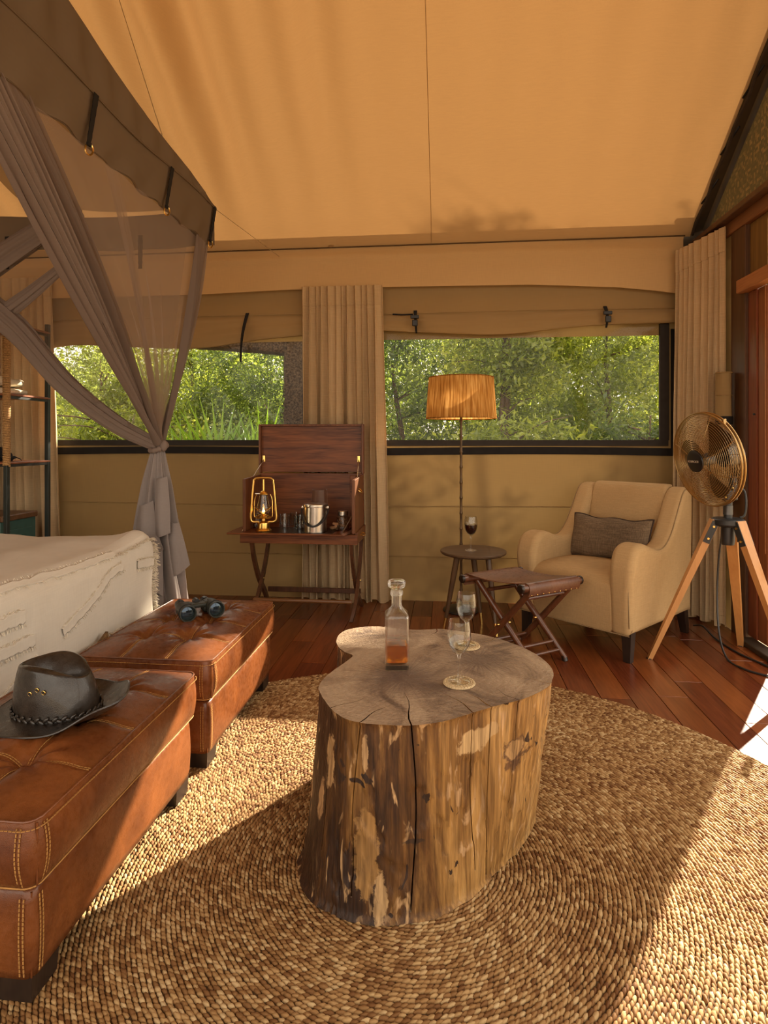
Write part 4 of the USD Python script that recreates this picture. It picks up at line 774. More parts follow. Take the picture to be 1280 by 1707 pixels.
    nrm = np.stack([np.sign(out[:, 0]) * (np.abs(out[:, 0]) > sx - 0.02), np.sign(out[:, 1]) * (np.abs(out[:, 1]) > sy - 0.02), 0 * out[:, 0]], 1); nrm /= np.maximum(np.linalg.norm(nrm, axis=1, keepdims=True), 1e-9)
    sides = []
    for t in np.linspace(0, 1, 12):
        z = rim[:, 2] * (1 - t) + (H1 - 0.003) * t; b = 0.010 * math.sin(math.pi * t) - 0.006 * t ** 4 - 0.018 * max(0, t - 0.93) / 0.07
        q = rim + nrm * b; q[:, 2] = z + 0.003 * fb(rim * [1, 1, 0] + [0, 0, t], 5, 8); sides.append(q)
    part(o, 'cushion', join(topg, grid(np.array(sides).transpose(1, 0, 2), closed_u=True)), TAN, smooth=50)
    part(o, 'piping', tube(rim[::2] + nrm[::2] * 0.001 + [0, 0, 0.0005], 0.0028, 6, closed=True), TAN)
    low = np.array(sides)[10][::2]
    st = []
    # stitching on top seams
    def on_top(fixed, axis, n=60):
        t = np.linspace(-0.985, 0.985, n); u, v = (np.full(n, fixed), t) if axis == 'y' else (t, np.full(n, fixed))
        return np.c_[u * sx + cen[0], v * sy + cen[1], top_z(u, v) + 0.0012]
    for tx in (-1 / 3, 1 / 3): st.append(stitched(on_top(tx, 'y'), [(1, 0, 0)] * 61))
    for ty in (-0.5, 0.0, 0.5): st.append(stitched(on_top(ty, 'x'), [(0, 1, 0)] * 61))
    part(o, 'top_stitching', join(st), THREAD, kind='stuff', smooth=False, label='ochre double stitching')
    st2 = [stitched(np.vstack([rim + nrm * 0.010 - [0, 0, 0.013]])[: n1 + n2], nrm[: n1 + n2], gap=0.0006)]
    def bul(z): t = (H2 - z) / (H2 - H1 - 0.006); return 0.004 + 0.010 * math.sin(math.pi * t) - 0.006 * t ** 4 + 0.0016
    def bs(z): return -0.012 + 0.0045 + 0.004 * math.sin((z - ZB) / (H1 - ZB) * math.pi) + 0.001
    zz = np.linspace(H1 + 0.014, H2 - 0.010, 12); zb_ = np.linspace(ZB + 0.010, H1 - 0.016, 8)
    for y in (0.022, 0.031):
        st2.append(stitched([(bul(z), y, z) for z in zz], [(0, 1, 0)] * 14, gap=0.0008, r=0.0007)); st2.append(stitched([(bs(z), y + 0.004, z) for z in zb_], [(0, 1, 0)] * 14, gap=0.0008, r=0.0007))
    for xx in (-0.022, -0.031):
        st2.append(stitched([(xx, -bul(z), z) for z in zz], [(1, 0, 0)] * 14, gap=0.0008, r=0.0007)); st2.append(stitched([(xx - 0.004, -bs(z), z) for z in zb_], [(1, 0, 0)] * 14, gap=0.0008, r=0.0007))
    part(o, 'side_stitching', join(st2), THREAD, kind='stuff', smooth=False, label='ochre stitching along the edges')
    part(o, 'welt', tube(low, 0.002, 5, closed=True), THREAD, label='ochre thread line under the cushion')
    part(o, 'corner_welt', join(*[tube([(x_, y_, z) for z in np.linspace(z0, z1, 6)], 0.0022, 6) for x_, y_, z0, z1 in ((0.004, 0.006, H1 + 0.015, H2 - 0.004), (-0.016, 0.016, ZB + 0.002, H1 - 0.008))]), TAN)
    for x0, y0 in ((-0.105, 0.016), (-W + 0.016, 0.016), (-0.105, L - 0.105), (-W + 0.016, L - 0.105)):
        part(o, 'leg', trimesh.convex.convex_hull(np.vstack([[(x0 + a, y0 + b, ZB + 0.001) for a in (0, 0.09) for b in (0, 0.09)], [(x0 + a, y0 + b, 0.0) for a in (0.004, 0.086) for b in (0.004, 0.086)]])), DARKLEG, smooth=False)
    return o
ottoman('tan leather ottoman in the foreground, with a leather hat lying on it', (-0.852, 1.160, RUG_Z), 0.80)
ottoman('tan leather ottoman behind the nearer one, with binoculars lying on it', (-0.845, 2.070, RUG_Z), 0.785)
OT_Z = RUG_Z + 0.395 + 0.034
# ------------------------------------------------------------------ hat on the near ottoman
HATL = leather('hat_leather', (0.010, 0.007, 0.005), (0.040, 0.030, 0.023), rough=0.30, scale=9.0, bump=0.25, coat=0.25)
hat = thing('hat', 'dark brown leather bush hat with a braided band lying on the near ottoman', 'hat', (-1.085, 1.575, OT_Z - 0.001), -3.0)
A = np.linspace(0, 2 * np.pi, 96)
crown = []
CL, CW_, CHT = 0.118, 0.092, 0.128
for t in np.linspace(0, 1, 26):
    k = 1 - 0.05 * t - 0.13 * t ** 3
    row = []
    for a in A:
        fr = max(0.0, math.cos(a)); pin = 0.20 * t ** 1.6 * math.exp(-((abs(math.sin(a)) - 0.62) / 0.28) ** 2) * (math.cos(a) > 0) * fr ** 0.5
        x, y = CL * k * math.cos(a) - 0.006 * t, CW_ * k * math.sin(a) * (1 - pin)
        z = CHT * t * (1 - 0.10 * math.cos(a) - 0.06 * math.cos(2 * a)) if t > 0 else 0.0
        d = 0.035 * float(fb([x, y, z], 11, 3)) * math.sin(math.pi * min(1, t + 0.1))
        row.append((x * (1 + d), y * (1 + d), z))
    crown.append(row)
rim_ = np.array(crown[-1])
for s in (0.97, 0.92, 0.82, 0.66, 0.48, 0.28, 0.10, 0.0):          # the rounded top with its long crease
    row = []
    for (x, y, z) in rim_:
        dep = 0.046 * math.exp(-((y * s) / 0.024) ** 2) * (1 - s ** 4) + 0.006 * (1 - s)
        row.append((x * s, y * s, z * (0.25 + 0.75 * s) + 0.75 * (1 - s) * CHT - dep + 0.014 * math.sin(math.pi * min(1, (1 - s) * 2.2)) * (abs(y) / CW_)))
    crown.append(row)
part(hat, 'crown', grid(np.array(crown).transpose(1, 0, 2)[:, :]), HATL, smooth=60)
bp = []
for a in A:
    row = []
    for t in np.linspace(0, 1, 14):
        ex, ey = CL + (0.066 + 0.012 * math.cos(a)) * t, CW_ + 0.066 * t
        x, y = ex * math.cos(a), ey * math.sin(a)
        z = 0.006 + t * t * (0.044 * math.exp(-((math.cos(a) - 0.92) / 0.30) ** 2) + 0.026 * max(0, math.sin(a)) ** 2 - 0.010 * max(0, -math.sin(a + 0.5)) ** 2) + 0.004 * math.sin(3 * a) * t
        row.append((x, y, z))
    bp.append(row)
bp = np.array(bp)
part(hat, 'brim', solid(bp, 0.0035), HATL, smooth=60)
part(hat, 'brim_edge', tube(bp[:-1, -1], 0.0030, 6, closed=True), HATL)
br = []
for k in range(64):
    a = k / 64 * 2 * np.pi; x, y = (CL + 0.003) * math.cos(a), (CW_ + 0.003) * math.sin(a); tx = unit([-CL * math.sin(a), CW_ * math.cos(a), 0]); sgn_ = 1 if k % 2 else -1
    m = trimesh.creation.icosphere(1); m.vertices = m.vertices * [0.0095, 0.0036, 0.0055]
    n_ = unit([math.cos(a) / CL, math.sin(a) / CW_, 0]); d1 = unit(tx + sgn_ * np.array([0, 0, 0.75])); br.append(axes(m, d1, n_, np.cross(d1, n_), (x, y, 0.014 + 0.0035 * sgn_)))
part(hat, 'braided_band', join(br), HATL, kind='stuff', smooth=True)
for dx, dz in ((-0.022, 0.082), (0.000, 0.093), (0.020, 0.087)):
    a = -math.pi / 2 + (dx + 0.006) / CL; t = dz / CHT; k = 1 - 0.10 * t - 0.05 * t * t
    k = 1 - 0.05 * t - 0.13 * t ** 3; c_ = np.array([CL * k * math.cos(a), CW_ * k * math.sin(a) - 0.001, dz]); 
    ey = part(hat, 'eyelet', tube(ringpts(0.0050, 16, c_, (1, 0, 0), (0, -0.12, 1)), 0.0014, 6, closed=True), BRASS, label='brass eyelet')
    part(ey, 'hole', move(axes(lathe([(0, 0), (0.0036, 0), (0.0036, 0.002), (0, 0.002)], 12), (1, 0, 0), (0, 0, 1), (0, -1, 0)), c_ - [0, 0.0002, 0]), BLACK_METAL)

# ------------------------------------------------------------------ binoculars on the far ottoman
bn = thing('binoculars', 'dark green-grey binoculars lying on the farther ottoman', 'binoculars', (-1.075, 2.505, OT_Z + 0.030), 0.0)
RUB = plain('binocular_rubber', (0.026, 0.028, 0.020), 0.5, vary=0.25, bump=0.3, bscale=700)
LENS = mat('coated_lens', {'l': ('layer_weight', {'blend': 0.35}), 'r': ('rgb_ramp', {'ramp': [(0.0, (0.05, 0.07, 0.10)), (0.45, (0.16, 0.22, 0.18)), (1.0, (0.40, 0.34, 0.44))]}), 'p': ('principled_bsdf', {'roughness': 0.04, 'metallic': 0.75})}, [('l.facing', 'r.fac'), ('r.color', 'p.base_color')], 'p.BSDF')
ax = unit([0.62, -0.78, 0.0])                     # towards the objective lenses
sd = unit([0.78, 0.62, 0.0])
for s in (-1, 1):
    c_ = sd * 0.060 * s
    b_ = part(bn, 'barrel', axes(lathe([(0, -0.075), (0.018, -0.075), (0.020, -0.070), (0.020, -0.045), (0.026, -0.038), (0.031, -0.01), (0.030, 0.0), (0.032, 0.03), (0.034, 0.062), (0.035, 0.075), (0.031, 0.0755), (0.029, 0.068), (0.029, 0.060), (0, 0.060)], 32), sd, (0, 0, 1), ax, c_), RUB, smooth=40)
    part(b_, 'lens', axes(lathe([(0.0288, 0.0), (0.020, 0.0035), (0.010, 0.005), (0, 0.0055)], 28), sd, (0, 0, 1), ax, c_ + ax * 0.0605), LENS, smooth=True)
    part(b_, 'rim_ring', axes(tube(ringpts(0.0345, 28), 0.0018, 6, closed=True), sd, (0, 0, 1), ax, c_ + ax * 0.052), BLACK_METAL)
    part(b_, 'eyecup', axes(lathe([(0.012, -0.075), (0.021, -0.075), (0.0215, -0.098), (0.014, -0.099)], 24), sd, (0, 0, 1), ax, c_ * 0.9), BLACK_METAL)
    part(b_, 'prism_housing', axes(rbox((0.060, 0.050, 0.060), (0, 0, 0), 0.016), sd, (0, 0, 1), ax, c_ * 0.82 - ax * 0.015), RUB)
part(bn, 'bridge', axes(rbox((0.075, 0.020, 0.048), (0, 0, 0), 0.008), sd, (0, 0, 1), ax, -ax * 0.005 + [0, 0, 0.012]), RUB)
part(bn, 'focus_wheel', axes(lathe([(0, -0.02), (0.012, -0.02), (0.013, -0.017), (0.013, 0.012), (0.012, 0.015), (0, 0.015)], 24), sd, (0, 0, 1), ax, -ax * 0.03 + [0, 0, 0.022]), BLACK_METAL)

# ------------------------------------------------------------------ bed with bedspread
SPREAD = cloth('bedspread_cotton', (0.64, 0.59, 0.51), weave=500, vary=0.06, bump=0.35)
bed = thing('bed', 'bed under an off-white fringed cotton bedspread behind the ottomans', 'bed', (-2.4, 1.85, 0))
bw = tm(m3.Manifold.batch_hull([m3.Manifold.sphere(0.085, 20).translate([x, y, z]) for x in (-0.92, 0.93) for y in (-0.86, 0.845) for z in (0.14, 0.655)]).refine_to_length(0.035))
v = bw.vertices; hgt = np.clip((v[:, 2] - 0.05) / 0.6, 0, 1)
w1 = 0.030 * fb(v * [1.0, 1.6, 1.0], 3.0, 1) + 0.020 * fb(np.c_[v[:, 0] * 6 + v[:, 1] * 3, v[:, 1] * 2, v[:, 2] * 3], 1.4, 7) + 0.010 * np.sin(v[:, 1] * 9 + 3 * v[:, 2]) * (1 - hgt)
n_ = bw.vertex_normals.copy(); bw.vertices = v + n_ * (w1 + 0.012 * (1 - hgt))[:, None]; bw.vertices[:, 2] = np.maximum(bw.vertices[:, 2], 0.02)
lump = lambda p, c_, s, h: h * np.exp(-(((p - np.array(c_)) / np.array(s)) ** 2).sum(1))
bw.vertices[:, 2] += lump(bw.vertices, (0.95, 0.86, 0.72), (0.10, 0.14, 0.2), 0.035) + lump(bw.vertices, (0.7, 0.4, 0.74), (0.12, 0.5, 0.2), 0.018)
part(bed, 'bedspread', bw, SPREAD, smooth=True)
FRINGE = plain('cotton_fringe', (0.66, 0.59, 0.47), 0.95, vary=0.12, scale=60, bump=0.3, bscale=300)
ray_b = trimesh.Trimesh(bw.vertices, bw.faces, process=False)
def snap(pts):
    """pushes points on to the bedspread surface"""
    q, _, fi = trimesh.proximity.closest_point(ray_b, np.asarray(pts, float)); return q, ray_b.face_normals[fi]
def tuft_band(path, w):
    p = spline(np.array(path) - [2.4 * -1, 1.85, 0], 36) if True else None
    q, n = snap(p); t = np.gradient(q, axis=0); t /= np.linalg.norm(t, axis=1, keepdims=True); s = np.cross(n, t); rr_ = np.random.default_rng(len(path)); P = []
    for i in range(len(q)):
        j = rr_.normal(0, 0.0025, 2)
        P.append([q[i] + s[i] * (w / 2 * k + (j[0] if k < 0 else j[1]) * abs(k)) + n[i] * h for k, h in ((-1, -0.002), (-0.96, 0.007), (-0.7, 0.007), (0, 0.0055), (0.7, 0.007), (0.96, 0.007), (1, -0.002))])
    part(bed, 'tufted_band', grid(np.array(P)), SPREAD, smooth=True)
    fr = []
    for i in range(0, 150):
        u = i / 150 * (len(q) - 1); a = int(u); f = u - a; pt = q[a] * (1 - f) + q[a + 1] * f; k = rr_.choice([-1, 1]); d = s[a] * k * rr_.uniform(0.005, 0.012) + t[a] * rr_.normal(0, 0.004) + n[a] * rr_.uniform(0.0, 0.006)
        b0 = pt + s[a] * k * w / 2 + n[a] * 0.005; fr.append(tube([b0, b0 + d * 0.6, b0 + d + [0, 0, -0.003]], 0.0012, 3))
    return fr
FX = -1.36
frs = []
for path, w in ((((FX, 2.03, 0.505), (FX, 2.20, 0.565), (FX, 2.33, 0.635), (FX, 2.44, 0.665)), 0.034), (((FX, 2.06, 0.372), (FX, 2.25, 0.375), (FX, 2.45, 0.385)), 0.030), (((FX, 1.55, 0.30), (FX, 1.70, 0.38), (FX, 1.90, 0.46)), 0.034), (((FX, 1.50, 0.24), (FX, 1.72, 0.31), (FX, 1.92, 0.375)), 0.030),
                (((FX, 1.45, 0.62), (FX, 1.62, 0.625), (FX, 1.84, 0.62)), 0.045), (((FX, 1.45, 0.54), (FX, 1.65, 0.535), (FX, 1.88, 0.53)), 0.040), (((FX, 2.56, 0.64), (FX, 2.72, 0.62)), 0.040), (((FX - 0.05, 1.55, 0.745), (FX - 0.03, 1.85, 0.745), (FX - 0.02, 2.15, 0.745), (FX - 0.03, 2.42, 0.735)), 0.030)):
    frs += tuft_band(path, w)
rr_ = np.random.default_rng(9)
for i in range(520):                              # fringe along the far corner and along the top of the foot end
    if i < 330: p0 = np.array([1.035, 0.925, rr_.uniform(0.30, 0.72)]); d = np.array([rr_.uniform(0.0, 0.02), rr_.uniform(0.002, 0.03), rr_.normal(-0.004, 0.008)])
    else: p0 = np.array([1.03, rr_.uniform(0.55, 0.92), 0.74]); d = np.array([rr_.normal(0.01, 0.01), rr_.normal(0.0, 0.01), rr_.uniform(0.0, 0.014)])
    q, n = snap([p0]); q = q[0]; frs.append(tube([q, q + d * 0.6 + n[0] * 0.004, q + d + n[0] * 0.004 + [0, 0, -0.004]], 0.0014, 3))
part(bed, 'fringe', join(frs), FRINGE, kind='stuff', smooth=False)
fur = thing('fur_throw', 'brown fur throw hanging low over the foot of the bed beside the farther ottoman', 'throw', (-1.362, 2.08, 0.0))
FUR = plain('brown_fur', (0.17, 0.095, 0.035), 0.95, vary=0.55, scale=40, stretch=(1, 1, 0.25))
Y_, Z_ = np.meshgrid(np.linspace(-0.55, 0.20, 40), np.linspace(0.03, 1.0, 24), indexing='ij'); ztop = 0.33 + 0.10 * np.clip(Y_, 0, 1) / 0.2 - 0.05 * np.clip(-Y_ - 0.2, 0, 1)
P = np.stack([0.004 + 0.010 * fb(np.stack([Y_, Z_, Y_ * 0], -1), 9, 1), Y_, Z_ * ztop], -1)
part(fur, 'hide', solid(P, 0.012, (1, 0, 0)), FUR, smooth=True)
hs = []
for i in range(2600):
    y = rr_.uniform(-0.5, 0.20); z = rr_.uniform(0.05, 1.0) * float(0.33 + 0.10 * np.clip(y, 0, 1) / 0.2 - 0.05 * np.clip(-y - 0.2, 0, 1)); b0 = np.array([0.012, y, z]); hs.append(tube([b0, b0 + [0.008, rr_.normal(0, 0.004), -0.010], b0 + [0.010, rr_.normal(0, 0.006), -0.026]], [0.0012, 0.0009, 0.0003], 3))
part(fur, 'fur_hair', join(hs), FUR, kind='stuff', smooth=False)

# ------------------------------------------------------------------ mosquito net canopy
NETBAND = cloth('net_canopy_cotton', (0.20, 0.145, 0.095), trans=0.30, tcol=(0.30, 0.20, 0.11), weave=700, vary=0.06, bump=0.1)
NET_SHEER = gauze('net_sheer', (0.40, 0.30, 0.23), 0.55)
NET_FOLD = gauze('net_folds', (0.25, 0.19, 0.155), 0.16)
NET_DENSE = cloth('net_gathered', (0.23, 0.175, 0.145), trans=0.2, weave=900, vary=0.08, bump=0.1)
net = thing('mosquito_net', 'brown mosquito net canopy with knotted drapes hanging over the bed', 'mosquito net', (-1.2, 3.0, 0.0))
NO = np.array([-1.2, 3.0, 0.0])
def np_(name, m, mt, **k): return part(net, name, move(m, -NO), mt, **k)
ys = np.linspace(3.0, 0.9, 90)
zt = lambda y: 2.40 + 0.010 * math.sin((3.0 - y) * 6) - 0.02 * math.sin((3.0 - y) / 2.1 * math.pi)
def vz(y): return 2.212 + 0.012 * abs(math.sin((3.0 - y) * 9.5)) - 0.008
np_('valance_foot', solid(np.array([[(-1.2 - 0.03 * t + 0.010 * math.sin(y * 31 + 2 * t) * t * t + 0.015 * float(fb([y, t, 0], 5, 2)), y, zt(y) + (vz(y) - zt(y)) * t) for t in np.linspace(0, 1, 10)] for y in ys]), 0.002), NETBAND, smooth=True)
np_('roof_border', solid(np.array([[(-1.2 + 0.006 * t - 0.010 * math.sin(y * 37) * t * (1 - t) * 4 + 0.012 * float(fb([y, t, 4], 6, 2)), y, zt(y) + (0.165 * (3.0 - y) + 0.004) * t) for t in np.linspace(0, 1, 8)] for y in ys]), 0.002), NETBAND, smooth=True)
np_('border_seam', tube([(-1.197, y, zt(y)) for y in ys], 0.004, 6), NETBAND)
np_('valance_hem', tube([(-1.235 + 0.010 * math.sin(y * 31 + 2), y, vz(y)) for y in ys], 0.0028, 5), NETBAND)
np_('roof', grid(np.array([[(-1.2 - 1.1 * t, y, zt(y) + 0.165 * (3.0 - y) + 0.004 + (0.10 + 0.16 * (3.0 - y)) * t - 0.05 * math.sin(math.pi * t) + 0.008 * math.sin(y * 15 + t * 5)) for t in np.linspace(0, 1, 14)] for y in ys])), gauze('net_roof_gauze', (0.24, 0.17, 0.10), 0.25), smooth=True)
xs_ = np.linspace(-1.2, -3.35, 70)
np_('valance_far', solid(np.array([[(x_, 3.0 - 0.008 * math.sin(x_ * 23) * t, 2.395 + 0.02 * math.sin((x_ + 1.2) * 3) - (0.185 + 0.02 * (x_ + 1.2) / 2) * t) for t in np.linspace(0, 1, 8)] for x_ in xs_]), 0.002), NETBAND, smooth=True)
def net_strap(y, x=-1.19, lean=-0.03, far=False, x2=None, zt0=None):
    z1 = zt0 or zt(y) - 0.004; z0 = z1 - 0.175; zs = np.linspace(z1, z0, 12)
    e = (0, 1, 0) if not far else (1, 0, 0); P = np.array([[np.array([x + lean * t + 0.003, y, z]) + np.array(e) * s * (0.013 - 0.003 * t + 0.0012 * math.sin(t * 40)) for s in (-1, 1)] for z, t in zip(zs, np.linspace(0, 1, 12))])
    s_ = np_('strap', solid(P, 0.003), BLACK_WEB)
    if not far:
        c_ = np.array([x + lean + 0.006, y, z0 - 0.012])
        part(s_, 'ring', move(tube(ringpts(0.020, 20, c_, (0.35, 0.55, 0), (0, 0.1, 1)), 0.0032, 6, closed=True), -NO), BRASS, label='brass ring')
        part(s_, 'ring_loop', move(rbox((0.012, 0.022, 0.016), c_ + [0, 0, 0.018], 0.005, 8), -NO), BLACK_WEB)
for y in (1.93, 2.50, 2.985, 1.47): net_strap(y)
net_strap(2.99, x=-1.60, far=True, lean=0.0, zt0=2.27); net_strap(2.99, x=-2.35, far=True, lean=0.0, zt0=2.29)
KN = np.array([-1.478, 2.955, 1.165])
def drape(topf, ctrlf, nu, nv, amp, folds, knot_r=0.03, end=KN, ph=0.0, taper=1.0):
    P = np.zeros((nu, nv, 3)); u = np.linspace(0, 1, nu)
    for k, v in enumerate(np.linspace(0, 1, nv)):
        T_ = np.array([topf(x) for x in u]); C_ = np.array([ctrlf(x) for x in u]); a = 2 * np.pi * folds * u + ph
        E_ = end + np.c_[knot_r * (u - 0.5) * 1.2 + 0.4 * knot_r * np.cos(a), knot_r * 0.6 * np.sin(a), 0.3 * knot_r * np.cos(u * 5)]
        p = (1 - v) ** 2 * T_ + 2 * v * (1 - v) * C_ + v * v * E_
        w_ = amp * math.sin(math.pi * min(1, 0.08 + v * taper)) ** 0.7
        p[:, 0] += w_ * np.sin(a) * (0.6 + 0.4 * np.sin(u * 13 + 1)); p[:, 1] += 0.4 * w_ * np.cos(a * 0.93 + 1)
        P[:, k] = p
    return P
# sheer sheet below the foot valance, its dense right edge, the big gathered bundle, the low sweep from the head end
sheer = drape(lambda u: np.array([-1.235, 2.99 - 1.36 * u, 2.21]), lambda u: np.array([-1.30, 2.93 - 0.58 * u, 1.78]), 110, 40, 0.012, 7)
np_('sheer_drape', grid(sheer), NET_SHEER, smooth=True)
np_('edge_fold', grid(drape(lambda u: np.array([-1.235 + 0.015 * u, 2.99 - 0.16 * u, 2.21]), lambda u: np.array([-1.29, 2.97 - 0.08 * u, 1.70]), 46, 40, 0.020, 5, ph=1.0)), NET_FOLD, smooth=True)
np_('edge_fold', grid(drape(lambda u: np.array([-1.245, 2.16 - 0.10 * u, 2.21]), lambda u: np.array([-1.30, 2.50 - 0.05 * u, 1.75]), 36, 40, 0.012, 3, ph=2.0)), NET_SHEER, smooth=True)
np_('gathered_drape', grid(drape(lambda u: np.array([-1.24, 1.56 - 0.22 * u, 2.22]), lambda u: np.array([-1.31 - 0.02 * u, 2.18 - 0.12 * u, 1.68]), 90, 60, 0.030, 8)), NET_DENSE, smooth=True)
np_('gathered_drape', grid(drape(lambda u: np.array([-1.235, 1.66 - 0.12 * u, 2.22]), lambda u: np.array([-1.29, 2.28 - 0.06 * u, 1.72]), 60, 60, 0.022, 5, ph=0.7)), NET_FOLD, smooth=True)
sw = spline([(-3.2, 3.0, 2.30), (-2.70, 3.0, 2.06), (-2.33, 3.0, 1.82), (-2.02, 2.99, 1.50), (-1.72, 2.95, 1.29), KN], 60)
def bundle(path, r0, r1, folds, seed, flat=0.6):
    P, t, u, w_ = frame_of(path); n = 80; a = np.linspace(0, 2 * np.pi, n); R = np.linspace(r0, r1, len(P)); rows = []
    for i in range(len(P)):
        rad = R[i] * (1 + 0.16 * np.sin(folds * a + i * 0.05 + seed) + 0.08 * np.sin((folds * 2 + 1) * a + seed * 2))
        rows.append(P[i] + (rad * np.cos(a))[:, None] * u[i] * flat + (rad * np.sin(a))[:, None] * w_[i])
    return grid(np.array(rows).transpose(1, 0, 2))
np_('gathered_drape', bundle(sw, 0.085, 0.030, 7, 1), NET_DENSE, smooth=True)
sx_ = np.linspace(0, 1, 60)
np_('sheer_drape', grid(np.array([[np.array([-1.35 - 1.75 * q, 3.0, 2.21]) * (1 - t) + np.array([np.interp(q, sx_, sw[::-1, 0]), np.interp(q, sx_, sw[::-1, 1]), np.interp(q, sx_, sw[::-1, 2])]) * t + np.array([0, 0.02 * math.sin(q * 40) * t, 0]) for t in np.linspace(0, 1, 20)] for q in sx_])), gauze('net_sheer_far', (0.28, 0.22, 0.17), 0.74), smooth=True)
np_('gathered_drape', bundle(spline([(-1.93, 2.97, 2.42), (-2.15, 2.98, 2.30), (-2.45, 3.0, 2.14), (-2.9, 3.0, 1.85), (-3.4, 3.0, 1.35)], 40), 0.050, 0.085, 5, 3), NET_DENSE, smooth=True)
np_('gathered_drape', bundle(spline([(-2.02, 2.99, 2.12), (-2.25, 3.0, 1.96), (-2.5, 3.0, 1.80), (-3.0, 3.0, 1.5), (-3.4, 3.0, 1.2)], 40), 0.025, 0.070, 5, 5), NET_DENSE, smooth=True)
# knot and the tail below it
kp = np.array([(0.034 * math.cos(a) + 0.004 * math.sin(3 * a), 0.034 * math.sin(a), 0.016 * math.sin(a * 1.0 + 0.6)) for a in np.linspace(0, 2 * np.pi, 30)[:-1]]) + KN + [0.0, 0, -0.005]
np_('knot', join(tube(kp, 0.014 + 0.003 * np.sin(np.arange(29) * 1.9), 10, closed=True), move(scl(trimesh.creation.icosphere(3), (0.020, 0.018, 0.030)), KN + [0.036, -0.02, 0.005])), NET_DENSE, smooth=True)
TAIL = cloth('net_tail_cotton', (0.25, 0.215, 0.20), trans=0.12, weave=900, vary=0.08, bump=0.15)
def tail(path, rad, folds, seed, squash=0.75, depth=0.26):
    P = spline(path, 40); n = 140; a = np.linspace(0, 2 * np.pi, n); rows = []
    R = np.interp(np.linspace(0, 1, 40), np.linspace(0, 1, len(rad)), rad)
    for i in range(40):
        t = i / 39; q = R[i] * (1 + depth * np.sin(folds * a + 0.9 * math.sin(3 * t + seed)) * min(1, 0.3 + 1.5 * t) + 0.10 * np.sin((2 * folds + 1) * a + seed) + 0.06 * t * np.sin(3 * a + 4 * t))
        rows.append(np.c_[P[i, 0] + q * np.cos(a), P[i, 1] + squash * q * np.sin(a), np.full(n, P[i, 2]) + 0.012 * np.sin(2 * a + seed) * t])
    return grid(np.array(rows).transpose(1, 0, 2))
np_('tail', tail([KN + [-0.005, 0, -0.01], KN + [-0.012, 0, -0.20], KN + [-0.010, 0, -0.45], KN + [0.02, 0.0, -0.72], KN + [0.05, 0.0, -0.98]], [0.030, 0.066, 0.094, 0.105, 0.108], 7, 1), TAIL, smooth=True)
def flap(pts, label=None):
    g = np.array(pts, float); P = np.array([spline(r_, 10) for r_ in np.array([spline(c_, 14) for c_ in g.transpose(1, 0, 2)]).transpose(1, 0, 2)]); P[..., 1] += 0.006 * np.sin(P[..., 0] * 60 + P[..., 2] * 10)
    f_ = np_('tail_fold', solid(P, 0.004), TAIL, smooth=40)
    part(f_, 'hem_band', move(tube(P[-1], 0.003, 5), -NO), TAIL)
flap([[KN + (0.020, -0.05, -0.16), KN + (0.045, -0.06, -0.16), KN + (0.068, -0.05, -0.15)], [KN + (0.022, -0.085, -0.30), KN + (0.055, -0.095, -0.30), KN + (0.092, -0.075, -0.29)], [KN + (0.030, -0.095, -0.44), KN + (0.062, -0.11, -0.445), KN + (0.100, -0.08, -0.43)]])
flap([[KN + (0.075, -0.03, -0.38), KN + (0.10, -0.04, -0.39), KN + (0.115, -0.02, -0.39)], [KN + (0.080, -0.05, -0.50), KN + (0.115, -0.06, -0.50), KN + (0.145, -0.02, -0.49)], [KN + (0.085, -0.05, -0.66), KN + (0.135, -0.06, -0.64), KN + (0.175, -0.02, -0.60)]])
flap([[KN + (-0.07, -0.06, -0.30), KN + (-0.03, -0.085, -0.29), KN + (0.01, -0.08, -0.27)], [KN + (-0.075, -0.09, -0.44), KN + (-0.02, -0.11, -0.43), KN + (0.035, -0.09, -0.42)], [KN + (-0.03, -0.10, -0.58), KN + (0.02, -0.11, -0.55), KN + (0.070, -0.09, -0.51)]])
flap([[KN + (-0.02, -0.07, -0.50), KN + (0.02, -0.09, -0.50), KN + (0.055, -0.07, -0.50)], [KN + (-0.02, -0.085, -0.60), KN + (0.025, -0.10, -0.60), KN + (0.06, -0.08, -0.60)], [KN + (-0.01, -0.09, -0.70), KN + (0.03, -0.10, -0.72), KN + (0.06, -0.08, -0.75)]])
np_('cord', bar((-1.2, 2.43, 2.49), (-1.74, 2.90, roof_z(2.90)), 0.0022, n=5), plain('pale_cord', (0.45, 0.33, 0.17), 0.8), label='thin pale cord up to the roof')
np_('cord', bar((-1.2, 3.0, 2.40), (-1.255, 4.41, 2.578), 0.0018, n=5), plain('pale_cord', (0.45, 0.33, 0.17), 0.8), label='thin cord tied to the far wall')
# ------------------------------------------------------------------ folding wooden drinks desk
WAL = wood('walnut_panel', (0.050, 0.013, 0.005), (0.26, 0.085, 0.026), 'x', 1.1, 0.42, 0.04, bump=0.08, spec=0.3, contrast=0.17)
WALY = wood('walnut_side', (0.060, 0.018, 0.007), (0.22, 0.080, 0.027), 'z', 1.1, 0.42, 0.05, bump=0.08, spec=0.3)
WALL_ = wood('walnut_leg', (0.040, 0.015, 0.007), (0.13, 0.052, 0.022), 'z', 1.2, 0.4, 0.1)
dk = thing('folding_desk', 'dark walnut folding drinks desk with raised lid and crossed legs before the curtain', 'desk', (-0.98, 4.08, 0))
D = lambda n, m, mt=WAL, **k: part(dk, n, m, mt, **k)
D('front_rail', bbox(-0.397, 0.397, -0.192, -0.172, 0.510, 0.574, 0.002)); D('back_rail', bbox(-0.397, 0.397, 0.172, 0.192, 0.510, 0.590, 0.002))
